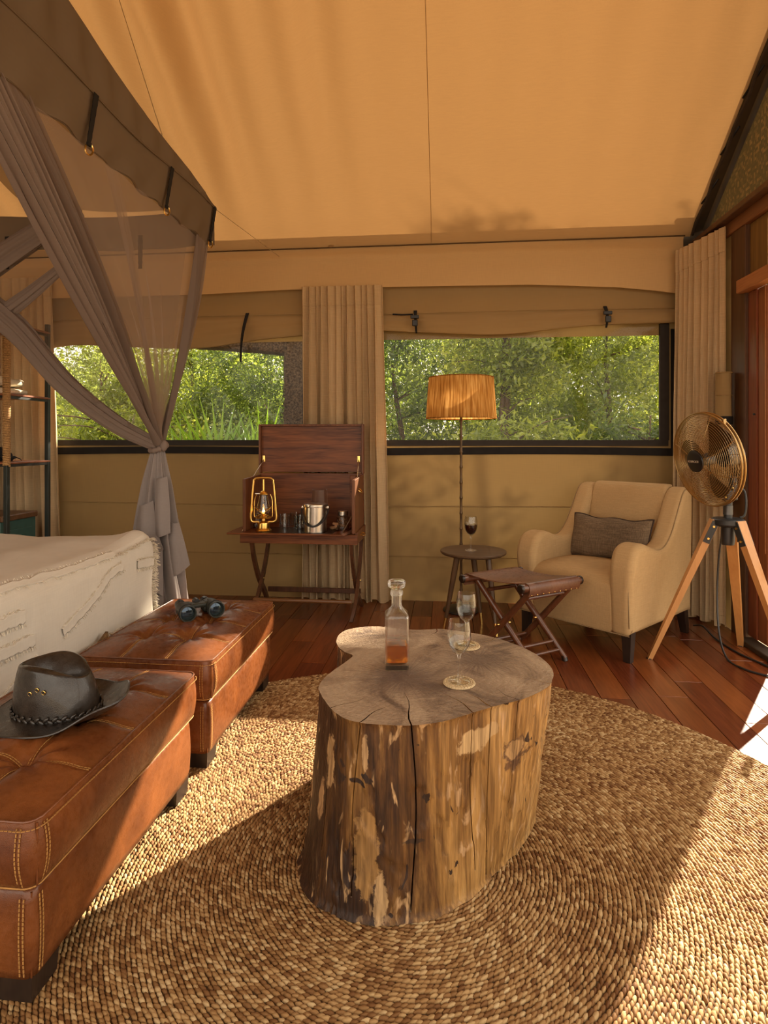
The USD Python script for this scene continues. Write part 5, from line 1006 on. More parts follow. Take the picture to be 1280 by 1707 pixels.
D('side_rail', bbox(-0.397, -0.377, -0.172, 0.172, 0.510, 0.590, 0.002), WALY); sr = D('side_rail', bbox(0.377, 0.397, -0.172, 0.172, 0.510, 0.590, 0.002), WALY)
part(sr, 'handle', join(tube(spline([(0.397, -0.05, 0.556), (0.418, -0.045, 0.550), (0.418, 0.03, 0.550), (0.397, 0.035, 0.556)], 12), 0.004, 6), bbox(0.396, 0.400, -0.06, 0.045, 0.548, 0.564, 0.001)), BRASS, label='brass handle')
D('base_board', bbox(-0.377, 0.377, -0.172, 0.172, 0.566, 0.576, 0.002))
D('writing_flap', bbox(-0.465, 0.312, -0.262, 0.170, 0.5765, 0.588, 0.003)); D('tray_mat', bbox(-0.26, 0.24, -0.235, 0.02, 0.588, 0.5898, 0.001), plain('black_leather_mat', (0.012, 0.010, 0.009), 0.25))
D('flap_edge', plank((0.312, -0.262, 0.588), (0.372, -0.02, 0.588), 0.018, 0.014), wood('flap_edge_wood', (0.16, 0.07, 0.04), (0.26, 0.13, 0.08), 'y', 1.2, 0.35))
D('back_panel', bbox(-0.372, 0.385, 0.176, 0.190, 0.590, 0.958, 0.002)); D('inner_post', bbox(0.290, 0.335, 0.150, 0.176, 0.590, 0.945, 0.003))
for x0, x1 in ((0.366, 0.386), (-0.376, -0.356)):
    d_ = D('side_panel', slab([(-0.235 if x0 > 0 else -0.20, 0.590), (0.150, 0.590), (0.150, 0.950), (-0.235 if x0 > 0 else -0.20, 0.938)], 0.020, 0.003).apply_transform(np.array([[0, 0, 1, (x0 + x1) / 2], [1, 0, 0, 0], [0, 1, 0, 0], [0, 0, 0, 1.0]])), WALY, smooth=20)
    part(d_, 'latch', tube(spline([((x1 + 0.002 if x0 > 0 else x0), -0.11, 0.86), ((x1 + 0.02 if x0 > 0 else x0 - 0.02), -0.09, 0.845), ((x1 + 0.02 if x0 > 0 else x0 - 0.02), -0.06, 0.85), ((x1 + 0.002 if x0 > 0 else x0), -0.05, 0.868)], 12), 0.005, 6), BRASS, label='brass latch')
ld = D('lid_panel', bbox(-0.368, 0.378, 0.178, 0.190, 0.966, 1.298, 0.001))
for n, b_ in (('lid_edge', (-0.372, 0.384, 0.150, 0.192, 1.298, 1.312)), ('lid_edge', (-0.376, -0.362, 0.140, 0.192, 0.958, 1.312)), ('lid_edge', (0.374, 0.390, 0.140, 0.192, 0.958, 1.312))): D(n, bbox(*b_, 0.002), WALY)
for x in (-0.345, 0.352):
    h_ = D('hinge_plate', bbox(x - 0.010, x + 0.010, 0.168, 0.178, 1.040, 1.085, 0.001), BRASS, label='small brass plate')
    D('lid_stay', bar((x, 0.170, 1.055), (x - 0.03 if x < 0 else x + 0.005, 0.02 if x < 0 else 0.06, 0.94), 0.0035), STEEL)
    D('flap_stay', bar((x - 0.02 if x < 0 else x + 0.006, -0.05, 0.72), (x - 0.03 if x < 0 else x - 0.05, -0.21, 0.590), 0.003), STEEL)
for x in (-0.315, 0.362):
    for ya, yb, dx in ((-0.155, 0.205, -0.012), (0.155, -0.190, 0.012)):
        s = spline([(x + dx, ya, 0.512), (x + dx, ya * 0.72, 0.40), (x + dx, 0.0, 0.235), (x + dx, yb * 0.68, 0.10), (x + dx - (0.02 if yb < 0 else -0.02) * (1 if x > 0 else 0.2), yb, 0.0)], 14)
        V = []
        for i in range(14):
            t = (s[min(i + 1, 13)] - s[max(i - 1, 0)]); t /= np.linalg.norm(t); u = np.cross(t, [1, 0, 0]); u /= np.linalg.norm(u); w2 = 0.019 - 0.003 * abs(i - 6) / 6
            V.append([s[i] + np.array([0.011, 0, 0]) * a + u * w2 * b for a, b in ((-1, -1), (1, -1), (1, 1), (-1, 1))])
        V = np.array(V); g = grid(np.concatenate([V, V[:, :1]], 1)); cap = T(np.vstack([V[0], V[-1]]), [(0, 1, 2), (0, 2, 3), (4, 6, 5), (4, 7, 6)]); lg = join(g, cap); lg.vertices[:, 2] = np.maximum(lg.vertices[:, 2], 0.0)
        D('leg', lg, WALL_, smooth=25)
    D('pivot', bar((x - 0.03, 0.0, 0.235), (x + 0.03, 0.0, 0.235), 0.005), BRASS)
D('stretcher', bar((-0.315, -0.155, 0.125), (0.355, -0.155, 0.125), 0.013, n=10), wood('stretcher_wood', (0.14, 0.055, 0.018), (0.28, 0.13, 0.045), 'x', 1.2, 0.35)); D('stretcher', bbox(-0.315, 0.365, 0.165, 0.185, 0.098, 0.133, 0.003), WALL_)
DZ = 0.5882
# lantern
GOLD = plain('lantern_brass', (0.85, 0.56, 0.16), 0.25, 1.0, 0.06)
ln = thing('lantern', 'lit golden hurricane lantern standing on the drinks desk', 'lantern', (-1.228, 3.93, 0.5885), 12)
part(ln, 'tank', lathe([(0, 0), (0.052, 0), (0.054, 0.004), (0.046, 0.014), (0.040, 0.018), (0.040, 0.050), (0.037, 0.056), (0.020, 0.062), (0.013, 0.066), (0.013, 0.080), (0.018, 0.084), (0.020, 0.092), (0, 0.094)], 36), GOLD, smooth=40)
for s in (-1, 1):
    part(ln, 'side_tube', tube(spline([(s * 0.030, 0, 0.058), (s * 0.070, 0, 0.060), (s * 0.084, 0, 0.082), (s * 0.081, 0, 0.150), (s * 0.067, 0, 0.315), (s * 0.060, 0, 0.342), (s * 0.040, 0, 0.352), (0, 0, 0.353)], 40), 0.0085, 10), GOLD)
part(ln, 'centre_tube', lathe([(0.008, 0.345), (0.008, 0.268), (0.022, 0.262), (0.030, 0.250), (0.032, 0.243), (0.026, 0.240), (0, 0.240)], 20), GOLD, smooth=40)
part(ln, 'cap_lever', move(rbox((0.034, 0.010, 0.009), (0, 0, 0), 0.003, 8), (-0.038, -0.018, 0.250)), STEEL)
for s in (-1, 1):
    part(ln, 'wire_guard', tube(spline([(s * 0.045, -0.006, 0.244), (s * 0.058, -0.008, 0.205), (s * 0.060, -0.010, 0.105), (s * 0.048, -0.008, 0.088), (s * 0.020, -0.006, 0.082)], 30), 0.0028, 6), GOLD)
    part(ln, 'wire_guard', tube(spline([(s * 0.060, -0.012, 0.165), (s * 0.030, -0.046, 0.140), (0, -0.055, 0.125), (-s * 0.030, -0.046, 0.108), (-s * 0.055, -0.015, 0.092)], 24), 0.0025, 6), GOLD)
part(ln, 'wire_guard', tube(ringpts(0.052, 30, (0, 0, 0.150)), 0.0022, 6, closed=True), GOLD); part(ln, 'bottom_ring', tube(ringpts(0.050, 30, (0, 0, 0.090)), 0.003, 6, closed=True), GOLD)
part(ln, 'glass_globe', lathe([(0.026, 0.090), (0.044, 0.108), (0.049, 0.135), (0.046, 0.170), (0.036, 0.210), (0.031, 0.240), (0.030, 0.240), (0.035, 0.209), (0.045, 0.170), (0.048, 0.135), (0.043, 0.109), (0.025, 0.091)], 36), THIN, smooth=50)
part(ln, 'burner', lathe([(0.018, 0.084), (0.026, 0.094), (0.022, 0.106), (0.010, 0.116), (0, 0.117)], 24), GOLD, smooth=40)
part(ln, 'flame', lathe([(0, 0.116), (0.008, 0.121), (0.010, 0.129), (0.006, 0.141), (0.002, 0.151), (0, 0.155)], 14), emit('lantern_flame', (1.0, 0.42, 0.09), 16.0), smooth=True)
# ice bucket
ib = thing('ice_bucket', 'brushed steel ice bucket with a dark bail handle on the drinks desk', 'bucket', (-0.872, 3.925, 0.5885))
part(ib, 'body', lathe([(0, 0), (0.074, 0), (0.077, 0.003), (0.079, 0.165), (0.081, 0.170), (0.080, 0.174), (0.0765, 0.172), (0.075, 0.010), (0, 0.010)], 40), STEEL, smooth=30); part(ib, 'rim', lathe([(0.080, 0.172), (0.084, 0.174), (0.084, 0.184), (0.078, 0.188), (0.0, 0.189)], 40), STEEL, smooth=30)
part(ib, 'handle', tube([(0.082 * math.cos(a), -0.086 - 0.004 * math.sin(a), 0.165 - 0.098 * math.sin(a)) if False else (0.090 * math.cos(a), -0.068 * math.sin(a) - 0.022 * math.sin(a), 0.160 - 0.115 * math.sin(a)) for a in np.linspace(0, math.pi, 30)], 0.006, 8), BLACK_METAL)
for s in (-1, 1): part(ib, 'lug', rbox((0.016, 0.022, 0.022), (s * 0.086, 0, 0.162), 0.005, 8), STEEL)
sc = thing('ice_scoop', 'clear plastic ice scoop leaning behind the steel bucket', 'scoop', (-0.862, 4.03, 0.5885))
PL = glass('frosted_plastic', (0.9, 0.88, 0.80), 1.3, 0.25)
a_ = np.linspace(math.radians(200), math.radians(340), 16)
part(sc, 'bowl', solid(np.array([[(0.062 * math.cos(a) * (1 - 0.15 * t), 0.045 * math.sin(a), 0.12 + 0.15 * t) for t in np.linspace(0, 1, 6)] for a in a_]), 0.002), PL, smooth=True); part(sc, 'handle', rbox((0.03, 0.014, 0.12), (0, -0.03, 0.062), 0.006, 8), PL); part(sc, 'tooth_rim', tube([(0.053 * math.cos(a), 0.045 * math.sin(a), 0.272) for a in a_], 0.0025, 5), PL)
# tumblers
tb = thing('tumbler', 'cut glass tumbler just right of the lantern on the drinks desk', 'tumbler', (-1.118, 4.06, 0.5885), group='glass tumblers on the drinks desk')
part(tb, 'glass', lathe([(0, 0), (0.034, 0), (0.036, 0.003), (0.040, 0.095), (0.039, 0.096), (0.0375, 0.095), (0.0335, 0.014), (0, 0.012)], 28), THIN, smooth=40)
part(tb, 'cut_facet', join([plank((0.0365 * math.cos(a), 0.0365 * math.sin(a), 0.012), (0.0385 * math.cos(a), 0.0385 * math.sin(a), 0.05), 0.004, 0.001, up=(math.cos(a), math.sin(a), 0)) for a in np.linspace(0, 2 * np.pi, 15)[:-1]]), GLASS, kind='stuff')
for lb, p in (('cut glass tumbler midway between lantern and ice bucket, in front', (-1.005, 4.03)), ('cut glass tumbler behind the others against the desk back', (-1.065, 4.16)), ('cut glass tumbler next to the left side of the ice bucket', (-0.962, 4.10)), ('cut glass tumbler half hidden left of the lantern', (-1.31, 4.06))):
    copy_of(tb, lb, (p[0], p[1], 0.5885))
jr = thing('snack_jar', 'glass jar of nuts with a steel lid at the right end of the desk', 'jar', (-0.705, 4.03, 0.5885))
part(jr, 'jar', lathe([(0, 0), (0.040, 0), (0.043, 0.004), (0.043, 0.085), (0.032, 0.096), (0.032, 0.10), (0.030, 0.10), (0.030, 0.095), (0.040, 0.083), (0.040, 0.006), (0, 0.006)], 30), THIN, smooth=40); part(jr, 'lid', lathe([(0.034, 0.098), (0.036, 0.100), (0.036, 0.126), (0.033, 0.129), (0, 0.129)], 30), STEEL, smooth=30)
nuts = []; r = np.random.default_rng(2)
for k in range(46):
    a, q = r.uniform(0, 6.28), 0.032 * math.sqrt(r.random()); m = scl(trimesh.creation.icosphere(1), r.uniform(0.006, 0.009, 3)); nuts.append(move(m, (q * math.cos(a), q * math.sin(a), 0.014 + 0.062 * r.random())))
part(jr, 'nuts', join(nuts), plain('brown_nuts', (0.22, 0.085, 0.026), 0.6, vary=0.4, scale=80), kind='stuff', smooth=True)
jr2 = thing('snack_bowl', 'small bowl of wine corks in front of the lidded jar on the desk', 'bowl', (-0.755, 3.99, 0.5885))
part(jr2, 'bowl', lathe([(0, 0), (0.022, 0), (0.034, 0.012), (0.036, 0.030), (0.0345, 0.030), (0.032, 0.014), (0, 0.004)], 24), GLASS, smooth=40)
for k, (x, y, a) in enumerate(((-0.008, 0.004, 20), (0.010, -0.006, 100), (0.004, 0.012, 150))): part(jr2, 'cork', move(rot(rot(lathe([(0, -0.018), (0.009, -0.018), (0.0095, 0.018), (0, 0.018)], 14), (0, 1, 0), 90), (0, 0, 1), a), (x, y, 0.018 + 0.012 * k)), plain('cork', (0.40, 0.20, 0.09), 0.8, vary=0.25, scale=120))

# ------------------------------------------------------------------ floor lamp
lp = thing('floor_lamp', 'slim bamboo-stem floor lamp with an amber raffia shade behind the side table', 'lamp', (0.098, 4.25, 0))
part(lp, 'base', lathe([(0, 0), (0.125, 0), (0.128, 0.006), (0.12, 0.016), (0.03, 0.026), (0.014, 0.04), (0, 0.045)], 36), BLACK_METAL, smooth=35)
prof = [(0.0105, 0.03)]; z = 0.04; k = 0
while z < 1.36:
    prof += [(0.0088, z + 0.008), (0.0083, z + 0.05), (0.0088, z + 0.093), (0.0118, z + 0.099), (0.0118, z + 0.106)]; z += 0.108
part(lp, 'stem', lathe(prof + [(0, z)], 12), plain('bronze_bamboo', (0.10, 0.058, 0.026), 0.35, 0.6, 0.3, 30), smooth=50)
ST_, SB_, RT, RB = 1.635, 1.350, 0.226, 0.246
RAF = mat('amber_raffia', {'g': ('geometry', {}), 'm': ('mapping', {'scale': (85.0, 85.0, 1.2)}), 'n': ('noise_texture', {'scale': 1.0, 'detail': 3.0}), 'r': ('rgb_ramp', {'ramp': [(0.3, (0.26, 0.11, 0.025)), (0.5, (0.46, 0.23, 0.062)), (0.72, (0.68, 0.42, 0.15))]}),
          'd': ('diffuse_bsdf', {}), 't': ('translucent_bsdf', {}), 'x': ('mix_closure', {'fac': 0.52})}, [('g.position', 'm.vector'), ('m.vector', 'n.vector'), ('n.fac', 'r.fac'), ('r.color', 'd.color'), ('r.color', 't.color'), ('d.BSDF', 'x.closure1'), ('t.BSDF', 'x.closure2')], 'x.closure')
nA = 300; a = np.linspace(0, 2 * np.pi, nA); rq = np.random.default_rng(8); jit = np.convolve(rq.normal(0, 1, nA), [0.3, 0.4, 0.3], 'same'); jit[-1] = jit[0]
sh = np.array([[((RB + (RT - RB) * t + 0.0016 * jit[i]) * math.cos(a[i]), (RB + (RT - RB) * t + 0.0016 * jit[i]) * math.sin(a[i]), SB_ + (ST_ - SB_) * t) for t in np.linspace(0, 1, 5)] for i in range(nA)])
shd = part(lp, 'shade', grid(sh), RAF, smooth=40)
part(shd, 'rim', tube(ringpts(RT, 60, (0, 0, ST_)), 0.0035, 6, closed=True), RAF); part(shd, 'rim', tube(ringpts(RB, 60, (0, 0, SB_)), 0.0035, 6, closed=True), RAF)
part(lp, 'spider', join(*[bar((0, 0, 1.40), (RB * math.cos(q) * 0.99, RB * math.sin(q) * 0.99, 1.352), 0.002) for q in (0.3, 2.4, 4.5)]), BRASS)
part(lp, 'bulb', lathe([(0, 1.42), (0.012, 1.43), (0.016, 1.46), (0.028, 1.49), (0.030, 1.505), (0.024, 1.525), (0, 1.537)], 20), emit('warm_bulb', (1.0, 0.66, 0.30), 14.0), smooth=True)

# ------------------------------------------------------------------ side table with red wine
sd_ = thing('side_table', 'small round dark wood side table with brass-tipped legs beside the lamp', 'side table', (0.165, 3.84, 0))
TW = wood('table_wood', (0.055, 0.030, 0.015), (0.14, 0.080, 0.038), 'x', 1.0, 0.45)
part(sd_, 'tabletop', lathe([(0, 0.478), (0.195, 0.478), (0.206, 0.486), (0.208, 0.494), (0.205, 0.499), (0, 0.499)], 60), TW, smooth=30)
for (tx, ty), (fx, fy) in (((-0.10, -0.06), (-0.185, -0.02)), ((0.09, -0.03), (0.135, -0.145)), ((0.0, 0.10), (0.06, 0.105))):
    tp, ft = np.array([tx, ty, 0.482]), np.array([fx, fy, 0.0]); mid = tp + (ft - tp) * 0.84
    l_ = part(sd_, 'leg', tube([tp, tp + (ft - tp) * 0.3, mid], [0.019, 0.018, 0.012], 12), wood('table_leg_wood', (0.060, 0.030, 0.013), (0.16, 0.085, 0.036), 'z', 1.0, 0.4)); part(l_, 'brass_tip', tube([mid, ft], [0.0118, 0.0095], 12), BRASS, label='brass foot')
wine_glass((0.150, 3.83, 0.4994), 'stemmed glass half full of red wine on the round side table', None, 1.22, fill=0.052)

# ------------------------------------------------------------------ armchair
UPH = cloth('oatmeal_upholstery', (0.45, 0.30, 0.145), weave=650, vary=0.15, bump=0.3)
UPIPE = cloth('upholstery_piping', (0.30, 0.21, 0.11), weave=650)
ac = thing('armchair', 'oatmeal upholstered armchair with sweeping arms in the corner beside the folding stool', 'armchair', (0.975, 3.845, 0), -43.0)
armp = spline([(-0.395, 0.145), (-0.405, 0.30), (-0.412, 0.45), (-0.40, 0.535), (-0.365, 0.60), (-0.31, 0.628), (-0.24, 0.628), (-0.15, 0.600), (-0.06, 0.580), (0.03, 0.592), (0.11, 0.650), (0.18, 0.745), (0.25, 0.850), (0.30, 0.898), (0.36, 0.905), (0.41, 0.86), (0.405, 0.5), (0.385, 0.145)], 120)
armp = np.vstack([armp, [(x, 0.145) for x in np.linspace(0.35, -0.36, 14)]])
for s in (-1, 1):
    a_m = slab(armp, 0.125, 0.040, 6); a_m.apply_transform(np.array([[0, 0, 1, s * 0.300], [1, 0, 0, 0], [0, 1, 0, 0], [0, 0, 0, 1.0]]))
    a_m.vertices[:, 0] += s * 0.020 * np.exp(-((a_m.vertices[:, 2] - 0.55) / 0.16) ** 2) * (np.abs(a_m.vertices[:, 0]) > 0.29) * np.clip(-a_m.vertices[:, 1] * 4, 0, 1)
    am = part(ac, 'arm', a_m, UPH, smooth=45)
    pp = armp[2:100]; q = np.c_[np.full(len(pp), s * 0.3515), pp]; ctr = np.array([0, 0.35]); n2 = np.gradient(pp, axis=0); n2 = np.stack([n2[:, 1], -n2[:, 0]], 1); n2 /= np.linalg.norm(n2, axis=1, keepdims=True); sg = np.sign(area2(armp)); q[:, 1:] -= sg * n2 * 0.010
    part(am, 'piping', tube(q, 0.0032, 6), UPIPE)
# seat: rounded front, apron down to the legs
sp_ = spline([(-0.385, 0.148), (-0.398, 0.26), (-0.402, 0.36), (-0.39, 0.415), (-0.345, 0.445), (-0.25, 0.455), (-0.05, 0.452), (0.18, 0.435)], 50); sp_ = np.vstack([sp_, [(0.20, 0.30), (0.20, 0.148)], [(x, 0.148) for x in np.linspace(0.15, -0.33, 10)]])
sm_ = slab(sp_, 0.515, 0.010, 4); sm_.apply_transform(np.array([[0, 0, 1, 0], [1, 0, 0, 0], [0, 1, 0, 0], [0, 0, 0, 1.0]])); sm_ = sm_.subdivide_to_size(0.06); k_ = 1 - (sm_.vertices[:, 0] / 0.26) ** 2
sm_.vertices[:, 2] += 0.020 * k_ * np.clip((sm_.vertices[:, 2] - 0.36) / 0.09, 0, 1); sm_.vertices[:, 1] -= 0.010 * k_ * (sm_.vertices[:, 1] < -0.3)
part(ac, 'seat', sm_, UPH, smooth=40)
bp_ = spline([(0.140, 0.40), (0.175, 0.52), (0.215, 0.66), (0.255, 0.80), (0.285, 0.885), (0.315, 0.915), (0.36, 0.918), (0.395, 0.885), (0.40, 0.6), (0.39, 0.40)], 60)
bk = slab(bp_, 0.495, 0.018, 5); bk.apply_transform(np.array([[0, 0, 1, 0], [1, 0, 0, 0], [0, 1, 0, 0], [0, 0, 0, 1.0]])); bk = bk.subdivide_to_size(0.06); k_ = 1 - (bk.vertices[:, 0] / 0.25) ** 2; bk.vertices[:, 1] -= 0.018 * k_ * (bk.vertices[:, 1] < 0.30)
part(ac, 'backrest', bk, UPH, smooth=40)
part(ac, 'base_piping', tube([(-0.36, -0.398, 0.150), (0.0, -0.404, 0.150), (0.355, -0.398, 0.150)], 0.003, 6), UPIPE)
for x, y, dx, dy in ((-0.325, -0.345, -0.005, -0.012), (0.325, -0.345, 0.005, -0.012), (-0.315, 0.345, 0, 0.05), (0.315, 0.345, 0, 0.05)):
    part(ac, 'leg', trimesh.convex.convex_hull(np.vstack([[(x + a, y + b, 0.165) for a in (-0.028, 0.028) for b in (-0.028, 0.028)], [(x + dx + a, y + dy + b, 0.0) for a in (-0.019, 0.019) for b in (-0.019, 0.019)]])), DARKLEG, smooth=False)
cu = thing('cushion', 'dark brown woven lumbar cushion with piped edge on the armchair', 'cushion', (0.975, 3.845, 0), -43.0)
W2, H2_, TH = 0.262, 0.140, 0.075; U, Vv = np.meshgrid(np.linspace(-1, 1, 50), np.linspace(-1, 1, 30), indexing='ij')
th = TH * (np.clip(1 - np.abs(U) ** 2.6, 0, 1) * np.clip(1 - np.abs(Vv) ** 2.6, 0, 1)) ** 0.45
X = U * W2 * (1 - 0.05 * (1 - Vv ** 2) * np.abs(U) ** 4); Z = Vv * H2_ * (1 - 0.10 * (1 - U ** 2) * np.abs(Vv) ** 4) + 0.006 * np.sin(U * 7 + 1) * np.abs(Vv)
def lay(p): return rot(p, (1, 0, 0), -17)
CUSH = cloth('brown_woven_cushion', (0.15, 0.105, 0.065), weave=380, vary=0.55, bump=0.6)
front = grid(np.stack([X, -th, Z], -1)); back = grid(np.stack([X, th * 0.7, Z], -1)); back.faces = back.faces[:, ::-1]; cc_ = (0.0, 0.050, 0.580)
part(cu, 'cover', move(lay(join(front, back)), cc_), CUSH, smooth=True)
ed = np.array([(X[i, j], 0, Z[i, j]) for i, j in [(i, 0) for i in range(50)] + [(49, j) for j in range(1, 30)] + [(i, 29) for i in range(48, -1, -1)] + [(0, j) for j in range(28, 0, -1)]])
part(cu, 'piping', move(lay(tube(ed, 0.0055, 6, closed=True)), cc_), cloth('dark_piping', (0.045, 0.030, 0.022), weave=600))

# ------------------------------------------------------------------ folding leather stool
fs = thing('folding_stool', 'folding X-leg stool with a brown leather seat between stump table and armchair', 'stool', (0.0, 0.0, 0.0))
p1n, p1f, p2n = np.array([0.393, 3.148]), np.array([0.707, 3.369]), np.array([0.0985, 3.3486]); al, ac_ = p1f - p1n, p2n - p1n; p2f = p2n + al; SZ = 0.432
v3 = lambda p, z: np.array([p[0], p[1], z])
STW = wood('stool_wood', (0.055, 0.016, 0.007), (0.17, 0.058, 0.022), 'z', 1.0, 0.28, 0.3)
alu = unit([*al, 0]); cr_ = unit([*ac_, 0])
for a_, b_ in ((p1n, p1f), (p2n, p2f)):
    pl_ = part(fs, 'seat_pole', bar(v3(a_, SZ) - alu * 0.012, v3(b_, SZ) + alu * 0.012, 0.0215, n=16), STW)
    for e, s in ((v3(a_, SZ), -1), (v3(b_, SZ), 1)):
        part(pl_, 'cap', tube([e + alu * s * q for q in (0.010, 0.014, 0.024, 0.028)], [0.018, 0.0235, 0.0235, 0.019], 16), plain('dark_cap', (0.020, 0.012, 0.008), 0.3))
SEATL = leather('stool_leather', (0.085, 0.030, 0.014), (0.185, 0.072, 0.030), rough=0.34, scale=8)
sec = [(-0.030, -0.030), (-0.0345, -0.012), (-0.030, 0.006), (-0.016, 0.020), (0.0, 0.0245)] ; W_ = np.linalg.norm(ac_)
prof2 = [(q[0] * 0.72, q[1]) for q in [(-0.022, -0.040), (-0.032, -0.020), (-0.033, 0.002), (-0.024, 0.018), (-0.004, 0.0255)]] + [(W_ * t, 0.0245 - 0.016 * math.sin(math.pi * t)) for t in np.linspace(0.08, 0.92, 16)]; prof2 = prof2 + [(W_ - q[0], q[1]) for q in prof2[:5][::-1]]
P = np.array([[v3(p1n, SZ) + cr_ * q[0] + np.array([0, 0, q[1]]) + alu * (np.linalg.norm(al) * t) for q in prof2] for t in np.linspace(0.03, 0.97, 12)])
part(fs, 'leather_seat', solid(P, 0.004), SEATL, smooth=40)
nl = []
for t in np.linspace(0.08, 0.92, 9): nl.append(scl(trimesh.creation.icosphere(1), 0.004).apply_translation(v3(p1n, SZ - 0.036) - cr_ * 0.019 + alu * np.linalg.norm(al) * t))
part(fs, 'nail_heads', join(nl), BRASS, kind='stuff', smooth=True)
foot = lambda p, other, k: v3(p + (other - p) * k, 0.0)
for e, (q1, q2, off) in enumerate(((p1n, p2n, 0.055), (p1f, p2f, -0.035))):
    o1, o2 = alu * off, alu * (off + 0.030 * (1 if e == 0 else -1))
    for (a_, b_, o) in ((q1, q2, o1), (q2, q1, o2)):
        A_, B_ = v3(a_, SZ - 0.015) + o, v3(b_ + (a_ - b_) * 0.05, 0.016) + o
        lg = part(fs, 'leg', tube([A_, A_ + (B_ - A_) * 0.5, B_], [0.0165, 0.018, 0.015], 12), STW); part(lg, 'foot', tube([B_ + (A_ - B_) * 0.03, B_ + [0, 0, -0.016]], [0.0155, 0.0165], 12), plain('dark_cap', (0.020, 0.012, 0.008), 0.3))
    mid_ = v3((q1 + q2) / 2, (SZ - 0.015) / 2) + (o1 + o2) / 2; part(fs, 'pivot_bolt', tube([mid_ - alu * 0.045, mid_ + alu * 0.045], 0.007, 10), BRASS, label='brass pivot bolt')
def on_leg(a_, b_, o, t): return v3(a_, SZ - 0.015) * (1 - t) + v3(b_ + (a_ - b_) * 0.05, 0.016) * t + o
for (a_, b_, oi) in ((p1n, p2n, 0), (p2n, p1n, 1)):
    oN = alu * (0.055 + 0.03 * oi); oF = alu * (-0.035 - 0.03 * oi)
    for t in (0.13, 0.80, 0.90): part(fs, 'stretcher', bar(on_leg(a_, b_, oN, t), on_leg(a_ + al, b_ + al, oF, t), 0.0105, n=10), STW)

# ------------------------------------------------------------------ tripod fan
FW = wood('fan_leg_wood', (0.40, 0.175, 0.050), (0.60, 0.30, 0.100), 'z', 0.8, 0.42, 0.1, contrast=0.3)
BRONZE = plain('antique_bronze', (0.42, 0.27, 0.11), 0.32, 0.9, 0.12)
HUB = np.array([1.490, 3.375, 0.0])
fn = thing('tripod_fan', 'bronze caged fan on a tall wooden tripod in the right-hand corner', 'fan', HUB)
FT = [np.array([1.105, 3.425, 0.0]), np.array([1.700, 3.690, 0.0]), np.array([1.660, 3.030, 0.0])]
for f_ in FT:
    q = f_ - HUB; dr_ = unit([q[0], q[1], 0]); tan_ = np.array([-dr_[1], dr_[0], 0]); tp = dr_ * 0.062 + [0, 0, 0.775]
    lg = part(fn, 'leg', trimesh.convex.convex_hull(np.vstack([[tp + tan_ * s * 0.030 + d_ for s in (-1, 1) for d_ in (dr_ * 0.020, -dr_ * 0.022)], [q + tan_ * s * 0.015 + dr_ * k for s in (-1, 1) for k in (-0.012, 0.012)]])), FW, smooth=False)
    dn = unit(q - tp); nr = np.cross(dn, tan_)
    for s in (-1, 1):
        bp2 = part(lg, 'bracket', plank(tp + dn * 0.01 + tan_ * s * 0.0315, tp + dn * 0.135 + tan_ * s * 0.0295, 0.034, 0.004, up=tan_), BLACK_METAL)
    part(lg, 'bolt', join(*[tube([tp + dn * k + tan_ * s * 0.030, tp + dn * k + tan_ * s * 0.0375], 0.006, 10) for k in (0.04, 0.11) for s in (-1, 1)]), BRASS)
    part(lg, 'foot', tube([q + [0, 0, 0.004], q], [0.017, 0.017], 10), BLACK_METAL)
part(fn, 'hub_plate', join(lathe([(0, 0.735), (0.040, 0.735), (0.075, 0.745), (0.080, 0.752), (0.080, 0.775), (0.070, 0.782), (0, 0.784)], 24), lathe([(0, 0.64), (0.030, 0.64), (0.034, 0.66), (0.034, 0.74), (0, 0.745)], 16)), BLACK_METAL, smooth=35)
part(fn, 'neck', lathe([(0.021, 0.78), (0.021, 0.87), (0.028, 0.872), (0.028, 0.885), (0, 0.886)], 18), BLACK_METAL, smooth=35); part(fn, 'collar', lathe([(0.021, 0.80), (0.0235, 0.801), (0.0235, 0.850), (0.021, 0.851)], 18), plain('dark_steel', (0.10, 0.10, 0.10), 0.35, 0.8), smooth=35)
part(fn, 'yoke', join(rbox((0.060, 0.050, 0.055), (0.012, 0.0, 0.905), 0.008), rbox((0.030, 0.045, 0.10), (0.030, 0.010, 0.955), 0.008)), BLACK_METAL)
part(fn, 'yoke_bolt', join(*[scl(trimesh.creation.icosphere(1), 0.005).apply_translation(p) for p in ((-0.02, -0.02, 0.895), (0.02, -0.03, 0.90), (0.012, -0.026, 0.945), (0.03, -0.02, 0.965))]), BRASS)
NF = unit([-0.95, -0.28, -0.15]); E1 = unit(np.cross([0, 0, 1], NF)); E2 = np.cross(NF, E1); HC = np.array([-0.125, -0.030, 1.095]); FR = 0.248
def fpt(r_, a_, d_): return HC + NF * d_ + r_ * (math.cos(a_) * E1 + math.sin(a_) * E2)
def dome_d(r_, s=1): x_ = min(1, r_ / FR); return 0.064 * (1 - x_ ** 2.6) if s > 0 else -0.085 * (1 - x_ ** 3.2) - 0.012
cage = [tube(ringpts(FR, 72, HC + NF * d_, E1, E2), 0.0055, 8, closed=True) for d_ in (0.0, -0.020)]
part(fn, 'rim_ring', cage[0], BRONZE); part(fn, 'rim_ring', cage[1], BRONZE)
